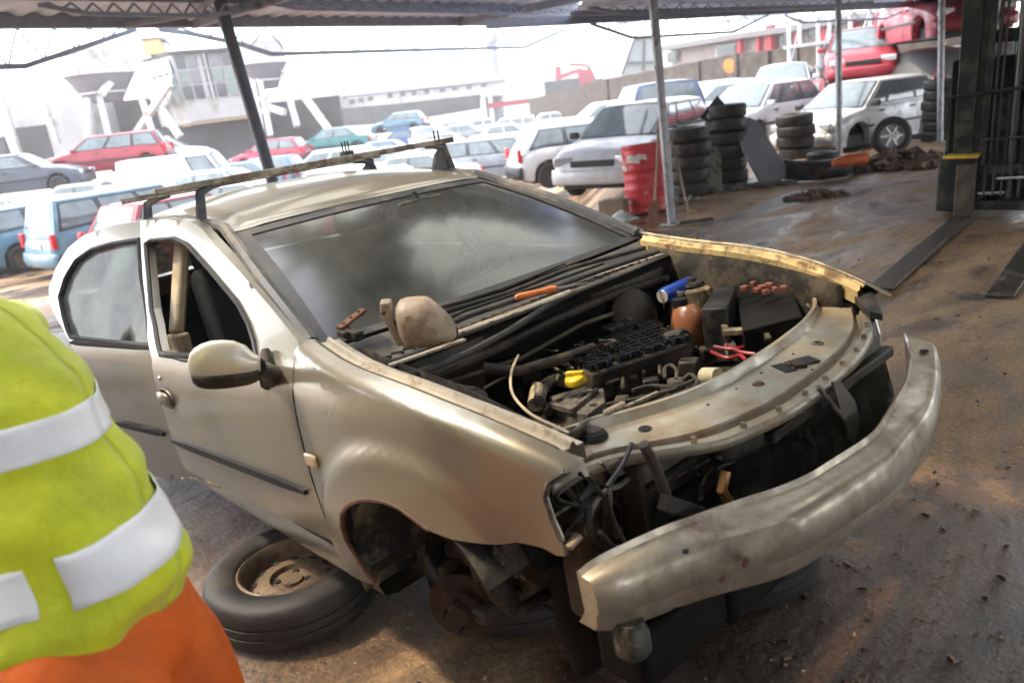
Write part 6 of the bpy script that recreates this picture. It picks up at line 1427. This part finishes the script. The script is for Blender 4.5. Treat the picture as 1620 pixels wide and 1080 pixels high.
# slope of town and hill in the far haze
hl = MB().grid(lambda a, b: Vector((0, 0, -2)) + (CAM + (fh * math.cos(R(lerp(-75, 75, a))) + rh * math.sin(R(lerp(-75, 75, a)))) * lerp(230, 420, b)) * 1.0 + Vector((0, 0, -1.6 + b * (13 + 7 * math.sin(a * 5.3) + 3 * noise.noise(Vector((a * 14, b * 3, 0)))))), 60, 8).build('hill', mat('far_hill', (.16, .18, .16), .9, var=.3, vs=.05), smooth='all'); hl['kind'] = 'structure'
# ------------------------------------------------------------ forklift at the right edge
m_fk = mat('forklift_black', (.010, .014, .014), .42, .1, spec=.3, dirt=(.07, .065, .05), da=.25, ds=5); m_fk2 = mat('fork_steel', (.075, .066, .055), .42, .6, var=.3, dirt=(.12, .085, .055), da=.15, ds=6)
fkb = wz(1545, 352, 0); 
fkx = (wz(1388, 460, 0) - wz(1520, 352, 0)); fkx.z = 0; fkx.normalize()        # fork direction, towards the camera
fky = Vector((-fkx.y, fkx.x, 0)); 
if fky.dot(rh) < 0: fky = -fky
fk = empty('forklift', 'black forklift truck with mast and lowered forks at the right edge', 'forklift', loc=fkb)
FM = Matrix(((fkx.x, fky.x, 0), (fkx.y, fky.y, 0), (0, 0, 1)))                  # local x along the forks, y to the image right
def fl(p): return FM @ Vector(p)
def fbox(c, s, name, m, bev=.006, par=fk): return MB().box(fl(c), s, FM).build(name, m, par, bevel=bev)
ytip2 = (wz(1578, 470, 0) - wz(1388, 460, 0)).dot(fky)
y0f = (wz(1520, 352, 0) - fkb).dot(fky); y1f = y0f + ytip2
Lf = (wz(1388, 460, 0) - wz(1520, 352, 0)).length
print('FORK', y0f, y1f, Lf)
for yy_ in (y0f, y1f):
    prof_ = [(.0, .0), (Lf, .0), (Lf + .0, .02), (Lf * .6, .05), (.03, .06), (.03, .55), (-.02, .55), (-.02, .0)]
    P = [fl((x, yy_ - .07, z + .01)) for x, z in prof_]; MB().prism(P, (0, 0, 0), tuple(fky * .17)).build('fork', m_fk2, fk, bevel=.008)
ym = (y0f + y1f) / 2; hwf = (y1f - y0f) / 2 + .20
fbox((-.07, ym, .50), (.07, 2 * hwf, .09), 'carriage_bar', m_fk); fbox((-.07, ym, .16), (.07, 2 * hwf, .09), 'carriage_bar', m_fk)
fbox((-.07, ym - hwf + .13, .36), (.12, .34, .52), 'carriage_plate', m_fk, .02); 
MB().box(fl((-.06, ym - hwf + .16, .635)), (.20, .30, .03), FM).build('yellow_edge', mat('edge_yellow', (.60, .38, .03), .5, dirt=(.1, .08, .04), da=.25, ds=12), fk, bevel=.006)
for k, yy_ in enumerate((ym - hwf + .02, ym - .24, ym - .06, ym + .12, ym + .30, ym + hwf - .02)): fbox((-.05, yy_, .86), (.02, .022, .66), 'guard_bar', m_fk, 0)
MB().tube([fl((-.05, ym - hwf + .02, 1.19)), fl((-.05, ym, 1.23)), fl((-.05, ym + hwf, 1.23))], .016, 8).build('guard_rail', m_fk, fk, smooth=True)
MB().tube([fl((-.05, ym - hwf + .3, .78)), fl((-.05, ym + hwf, .80))], .012, 8).build('guard_rail', m_fk, fk, smooth=True)
ml_ = (wd(1546, 200, 6.3) - fkb).dot(fky)
mleft = ym - .42
for s in (0, 1):
    yb_ = mleft + s * .66
    for (dy, dx, w) in ((0, -.14, .11), (.11, -.19, .05), (.17, -.16, .04), (.055, -.24, .09)): fbox((dx, yb_ + dy * (1 if s == 0 else -1), 1.35), (.10, w * 1.5, 2.5), 'mast_rail', m_fk, .008)
for z in (.9, 1.7, 2.5): fbox((-.26, ym - .09, z), (.05, .62, .12), 'mast_crossbar', m_fk)
MB().tube([fl((-.20, ym - .02, .2)), fl((-.20, ym - .02, 2.4))], .045, 14).build('lift_cylinder', mat('cyl', (.10, .10, .10), .3, .6), fk, smooth=True)
for dy in (-.14, -.19, .10): MB().tube([fl((-.13, ym + dy, z_ * .1)) for z_ in range(3, 25)], .012, 6).build('mast_hose', m_rubber, fk, smooth=True)
MB().tube([fl((-.13, ym + .16, .3)), fl((-.13, ym + .16, 2.5))], .016, 6).build('lift_chain', m_grime, fk)
fbox((-.42, ym - .02, .80), (.08, 1.2, 1.45), 'front_cowl', m_void, .02); fbox((-.33, ym - .02, .30), (.06, .9, .34), 'tilt_block', m_void, .02)
# truck body, wheels, overhead guard
fbox((-1.2, ym - .05, .70), (1.7, 1.05, .9), 'truck_body', m_fk, .06); fbox((-2.05, ym - .05, .85), (.5, 1.1, 1.0), 'counterweight', mat('fork_orange', (.60, .16, .03), .45, dirt=(.1, .08, .06), da=.2, ds=5), .12)
fbox((-.62, ym - .05, 1.05), (.12, .95, .5), 'dash_panel', mat('fork_orange', (.6, .16, .03), .45), .03)
for s in (-1, 1):
    wf = empty('wheel', None, None); wf.parent = fk; wheel_meshes(wf, T(fl((-.62, ym - .05 + s * .50, .33))) @ FM.to_4x4() @ rotm(R(-90 * s), 'X'), .33, .26, 'steel')
    wf = empty('wheel', None, None); wf.parent = fk; wheel_meshes(wf, T(fl((-2.0, ym - .05 + s * .46, .27))) @ FM.to_4x4() @ rotm(R(-90 * s), 'X'), .27, .22, 'steel')
    MB().tube([fl((-.55, ym - .05 + s * .46, 1.2)), fl((-.75, ym - .05 + s * .44, 2.15)), fl((-1.9, ym - .05 + s * .44, 2.2)), fl((-2.1, ym - .05 + s * .46, 1.2))], .035, 8).build('guard_post', m_fk, fk, smooth=True)
for k in range(6): fbox((-.85 - k * .2, ym - .05, 2.2), (.04, .9, .04), 'guard_slat', m_fk, 0)
fbox((-1.35, ym - .05, 1.2), (.5, .5, .14), 'operator_seat', m_black, .05); fbox((-1.62, ym - .05, 1.5), (.14, .5, .6), 'seat_rest', m_black, .05)
for (a, z, c_) in ((-.10, .42, m_steel_lt), (.16, .30, m_fk2), (-.25, .28, m_steel_lt)): MB().tube([fl((.0, ym + a, z)), fl((.0, ym + a + .22, z + .01))], .012, 8).build('hydraulic_pipe', c_, fk, smooth=True)
for k in range(5): MB().tube([fl((-.0 - .02 * math.sin(q_ / 3), ym - .2 + k * .07, .55 - .02 * q_ + .06 * math.sin(q_ / 2.2))) for q_ in range(14)], .011, 6).build('hydraulic_hose', m_rubber, fk, smooth=True)
# ------------------------------------------------------------ person in high visibility clothing at the left edge
m_hv = mat('hivis_yellow', (.80, .84, .01), .62, vs=4.5, col2=(.46, .54, .012), bump=.010, bs=12, sheen=.2)
m_refl = mat('reflective_tape', (.95, .96, .95), .4, .0, bump=.0025, bs=28, coat=.2)
m_or = mat('orange_cloth', (.72, .13, .010), .7, var=.22, vs=7, bump=.012, bs=10)
m_skin = mat('skin', (.45, .27, .19), .5)
PD = 1.22
def hp(px, py, d): return wd(px, py, d)
per = empty('person', 'person in a yellow jacket with white reflective bands and orange trousers at the left edge', 'person', loc=(0, 0, 0))
axc = hp(-20, 900, 1.25); 
base_xy = Vector((axc.x, axc.y, 0)); per.location = base_xy
# body axis points from image contour: (right edge px, py, half width, half depth)
def ringc(px, py, r, d=1.22):
    p = hp(px, py, d); c = p - rh * r; return c
SEC = [(262, 960, .205, .185, 1.20), (266, 905, .205, .185, 1.20), (252, 850, .20, .18, 1.21), (212, 780, .195, .175, 1.22), (178, 715, .19, .17, 1.235), (138, 650, .19, .165, 1.25), (108, 600, .185, .16, 1.26), (68, 555, .175, .155, 1.27), (15, 515, .155, .145, 1.28), (-40, 480, .12, .12, 1.29), (-80, 450, .075, .085, 1.30)]
rings = []
for (px, py, a, b, d) in SEC: c = ringc(px, py, a, d); rings.append((c, a, b))
zs = [c.z for c, a, b in rings]; print('PERSON Z', [round(z, 2) for z in zs], [round(c.x, 2) for c, _, _ in rings], [round(c.y, 2) for c, _, _ in rings])
def tor(t, ang, off=0):
    k = t * (len(rings) - 1); i = min(len(rings) - 2, int(k)); f_ = k - i
    f_ = f_
    c = rings[i][0].lerp(rings[i + 1][0], f_); a = lerp(rings[i][1], rings[i + 1][1], f_); b = lerp(rings[i][2], rings[i + 1][2], f_)
    q = c + rh * math.cos(ang) * (a + off) + fh * math.sin(ang) * (b + off)
    n = noise.noise(Vector((q.x * 7 + q.z * 6, q.y * 7, q.z * 11))) * .028 + noise.noise(Vector((q.x * 22, q.y * 22, q.z * 15))) * .007
    w = .012 * math.sin(ang * 5 + t * 9) * max(0, 1 - t * 4)
    return q + (rh * math.cos(ang) + fh * math.sin(ang)) * (n + w + off * 0) - base_xy
def hz_t(z):                                                # ring parameter for a level
    for i in range(len(zs) - 1):
        if zs[i] <= z <= zs[i + 1]: return (i + (z - zs[i]) / (zs[i + 1] - zs[i])) / (len(zs) - 1)
    return 0 if z < zs[0] else 1
# one continuous body: skinned skeleton from pelvis to head, arms, hands, legs
hipc = Vector((rings[1][0].x, rings[1][0].y, 0)); chest = rings[6][0]; neck = rings[10][0]
hx0 = rings[1][0]
fwd = (rh * -.9 + fh * .35).normalized(); sidev = Vector((-fwd.y, fwd.x, 0))     # faces the stripped car
bm_v = []; bm_e = []; rad = []
def jn(p, r, par=None):
    bm_v.append(tuple(Vector(p) - base_xy)); rad.append(r)
    if par is not None: bm_e.append((par, len(bm_v) - 1))
    return len(bm_v) - 1
pel = jn(Vector((hx0.x, hx0.y, .86)), .14)
sp1 = jn(Vector((hx0.x, hx0.y, .86)).lerp(chest, .5), .14, pel); ch = jn(chest, .15, sp1); nk = jn(neck + Vector((0, 0, .02)), .055, ch)
hd = jn(neck + Vector((0, 0, .12)) + fwd * .03, .085, nk); hd2 = jn(neck + Vector((0, 0, .21)) + fwd * .03, .095, hd); hd3 = jn(neck + Vector((0, 0, .27)) + fwd * .02, .06, hd2)
feet = []
for s in (1, -1):
    hpj = jn(Vector((hx0.x, hx0.y, .80)) + sidev * s * .10, .10, pel); st = fwd * (.10 * s)
    kn = jn(Vector((hx0.x, hx0.y, .46)) + sidev * s * .12 - fwd * (.24 + .16 * s), .062, hpj); an = jn(Vector((hx0.x, hx0.y, .09)) + sidev * s * .13 - fwd * (.28 + .24 * s), .04, kn)
    to = jn(Vector((hx0.x, hx0.y, .035)) + sidev * s * .14 - fwd * (.28 + .24 * s) + fwd * .17, .035, an); feet.append((an, to, s, st))
    sh_ = jn(chest + Vector((0, 0, .04)) + sidev * s * .13 + fwd * .08, .06, ch); el = jn(chest + Vector((0, 0, -.12)) + sidev * s * .18 + fwd * .14, .042, sh_)
    wr = jn(chest + Vector((0, 0, -.20)) + sidev * s * .12 + fwd * .32, .028, el); pm_ = jn(chest + Vector((0, 0, -.21)) + sidev * s * .11 + fwd * .40, .034, wr)
    for k in range(4): 
        f0 = jn(chest + Vector((0, 0, -.205 - .018 * k)) + sidev * s * (.11) + fwd * .445, .011, pm_); f1 = jn(chest + Vector((0, 0, -.215 - .020 * k)) + sidev * s * .09 + fwd * (.485 - .006 * abs(k - 1)), .010, f0); jn(chest + Vector((0, 0, -.225 - .020 * k)) + sidev * s * .065 + fwd * (.495 - .006 * abs(k - 1)), .008, f1)
    th = jn(chest + Vector((0, 0, -.175)) + sidev * s * .09 + fwd * .40, .012, pm_); jn(chest + Vector((0, 0, -.165)) + sidev * s * .07 + fwd * .44, .010, th)
me = bpy.data.meshes.new('body'); me.from_pydata(bm_v, bm_e, []); bo2 = bpy.data.objects.new('body', me); COL.objects.link(bo2); bo2.parent = per; me.materials.append(m_skin)
md = bo2.modifiers.new('skin', 'SKIN'); 
for i, sv in enumerate(me.skin_vertices[0].data): sv.radius = (rad[i], rad[i]); sv.use_root = (i == 0)
md.use_smooth_shade = True; md = bo2.modifiers.new('sub', 'SUBSURF'); md.levels = 1; md.render_levels = 1
hc_ = neck + Vector((0, 0, .19)) + fwd * .02 - base_xy
MB().grid(lambda a, b: hc_ + Vector((0, 0, .02)) + (fwd * math.cos(b * 6.283) * 1.08 + sidev * math.sin(b * 6.283)) * (.105 * math.sin(a * 1.75)) + Vector((0, 0, .115 * math.cos(a * 1.75))) - fwd * .015, 8, 20).build('hair', mat('hair', (.03, .02, .015), .7), per, smooth='all', solid=.01)
for s in (1, -1): MB().lathe([(0, .006), (.007, .004), (.009, 0)], 10, m=frame(hc_ + fwd * .105 + sidev * s * .034 + Vector((0, 0, -.005)), sidev, Vector((0, 0, 1)), fwd)).build('eye', m_dark, per, smooth=True)
MB().prism([hc_ + fwd * .10 + Vector((0, 0, .0)), hc_ + fwd * .135 + Vector((0, 0, -.035)), hc_ + fwd * .10 + Vector((0, 0, -.04))], tuple(sidev * -.012), tuple(sidev * .012)).build('nose', m_skin, per, bevel=.005)
jk = MB().grid(lambda a, b: tor(a, b * 2 * math.pi), 60, 72).build('jacket', m_hv, per, smooth='all', solid=.006)
# sleeves
for s in (1, -1):
    P = [Vector(bm_v[0])] ; c0 = chest - base_xy
    pts = [c0 + Vector((0, 0, .06)) + sidev * s * .08 + fwd * .05, c0 + Vector((0, 0, .04)) + sidev * s * .14 + fwd * .08, c0 + Vector((0, 0, -.04)) + sidev * s * .17 + fwd * .12, c0 + Vector((0, 0, -.13)) + sidev * s * .20 + fwd * .11, c0 + Vector((0, 0, -.18)) + sidev * s * .15 + fwd * .24, c0 + Vector((0, 0, -.20)) + sidev * s * .12 + fwd * .33]
    MB().tube(pts, [.08, .085, .075, .068, .058, .05], 18).build('sleeve', m_hv, per, smooth='all')
def bandm(pxl, pxr, th_, nm='reflective_band', a0=-3.1, a1=1.6, gap=None):
    """tape round the jacket: top edge through the image points, level round the body"""
    def fz(ang): return lerp(pxl, pxr, 1)
    return None
def tape(z0, z1, a0=0, a1=2 * math.pi, n=64, off=.010, tilt=0.0):
    return MB().grid(lambda a, b: tor(hz_t(lerp(z0, z1, a) + tilt * math.cos(lerp(a0, a1, b))), lerp(a0, a1, b), off), 6, n).build('reflective_band', m_refl, per, smooth='all', solid=.002)
tape(1.17, 1.225, tilt=-.015); tape(.985, 1.05, R(-50), R(120), 24); tape(.985, 1.045, R(-200), R(-62), 24)
mb = MB()
# orange trousers, seat and thighs
def leg_c(s): return [(Vector((hx0.x, hx0.y, .93)) + sidev * s * .06 - base_xy, .11), (Vector((hx0.x, hx0.y, .84)) + sidev * s * .09 - fwd * (.06 + .04 * s) - base_xy, .125), (Vector((hx0.x, hx0.y, .66)) + sidev * s * .11 - fwd * (.19 + .10 * s) - base_xy, .115), (Vector((hx0.x, hx0.y, .46)) + sidev * s * .12 - fwd * (.24 + .16 * s) - base_xy, .095), (Vector((hx0.x, hx0.y, .25)) + sidev * s * .125 - fwd * (.26 + .20 * s) - base_xy, .085), (Vector((hx0.x, hx0.y, .09)) + sidev * s * .13 - fwd * (.28 + .24 * s) - base_xy, .08)]
P = leg_c(1); Q = leg_c(-1)
def smoothpts(L, n=5):
    o = []
    for i in range(len(L) - 1):
        for k in range(n): o.append((L[i][0].lerp(L[i + 1][0], k / n), lerp(L[i][1], L[i + 1][1], k / n) * (1 + .04 * math.sin((i * n + k) * 1.7))))
    o.append(L[-1]); return o
for L_ in (P, Q):
    S_ = smoothpts(L_); mb.tube([a for a, b in S_], [b for a, b in S_], 24)
mb.lathe([(0, .96), (.13, .95), (.165, .90), (.165, .80), (0, .74)], 24, m=T(Vector((hx0.x, hx0.y, 0)) - base_xy + rh * .035) @ Matrix.Diagonal((1, 1, 1, 1)))
tro = mb.build('trousers', m_or, per, smooth='all'); md = tro.modifiers.new('remesh', 'REMESH'); md.mode = 'VOXEL'; md.voxel_size = .016; md.use_smooth_shade = True; md = tro.modifiers.new('soften', 'SMOOTH'); md.iterations = 12; md.factor = .6
for (an, to, s, st) in feet:
    a = Vector(bm_v[an]); t_ = Vector(bm_v[to]); MB().tube([a + Vector((0, 0, .06)), a, a * .5 + t_ * .5 + Vector((0, 0, -.005)), t_], [.055, .058, .05, .042], 16).build('boot', m_black, per, smooth='all')
# ------------------------------------------------------------ air: pale haze round camera and yard
hz_ = bpy.data.materials.new('haze_air'); hz_.use_nodes = True; t_ = hz_.node_tree; t_.nodes.clear()
ho = t_.nodes.new('ShaderNodeOutputMaterial'); hv = t_.nodes.new('ShaderNodeVolumePrincipled'); hv.inputs['Color'].default_value = (.93, .95, 1, 1); hv.inputs['Density'].default_value = .0022; hv.inputs['Anisotropy'].default_value = .2
t_.links.new(hv.outputs[0], ho.inputs['Volume'])
hb = MB().box((0, 0, 5), (330, 330, 16)).build('haze', hz_); hb['kind'] = 'stuff'; tag(hb, 'pale bright haze hanging over the scrapyard')
print('BUILD DONE', len(bpy.data.objects))
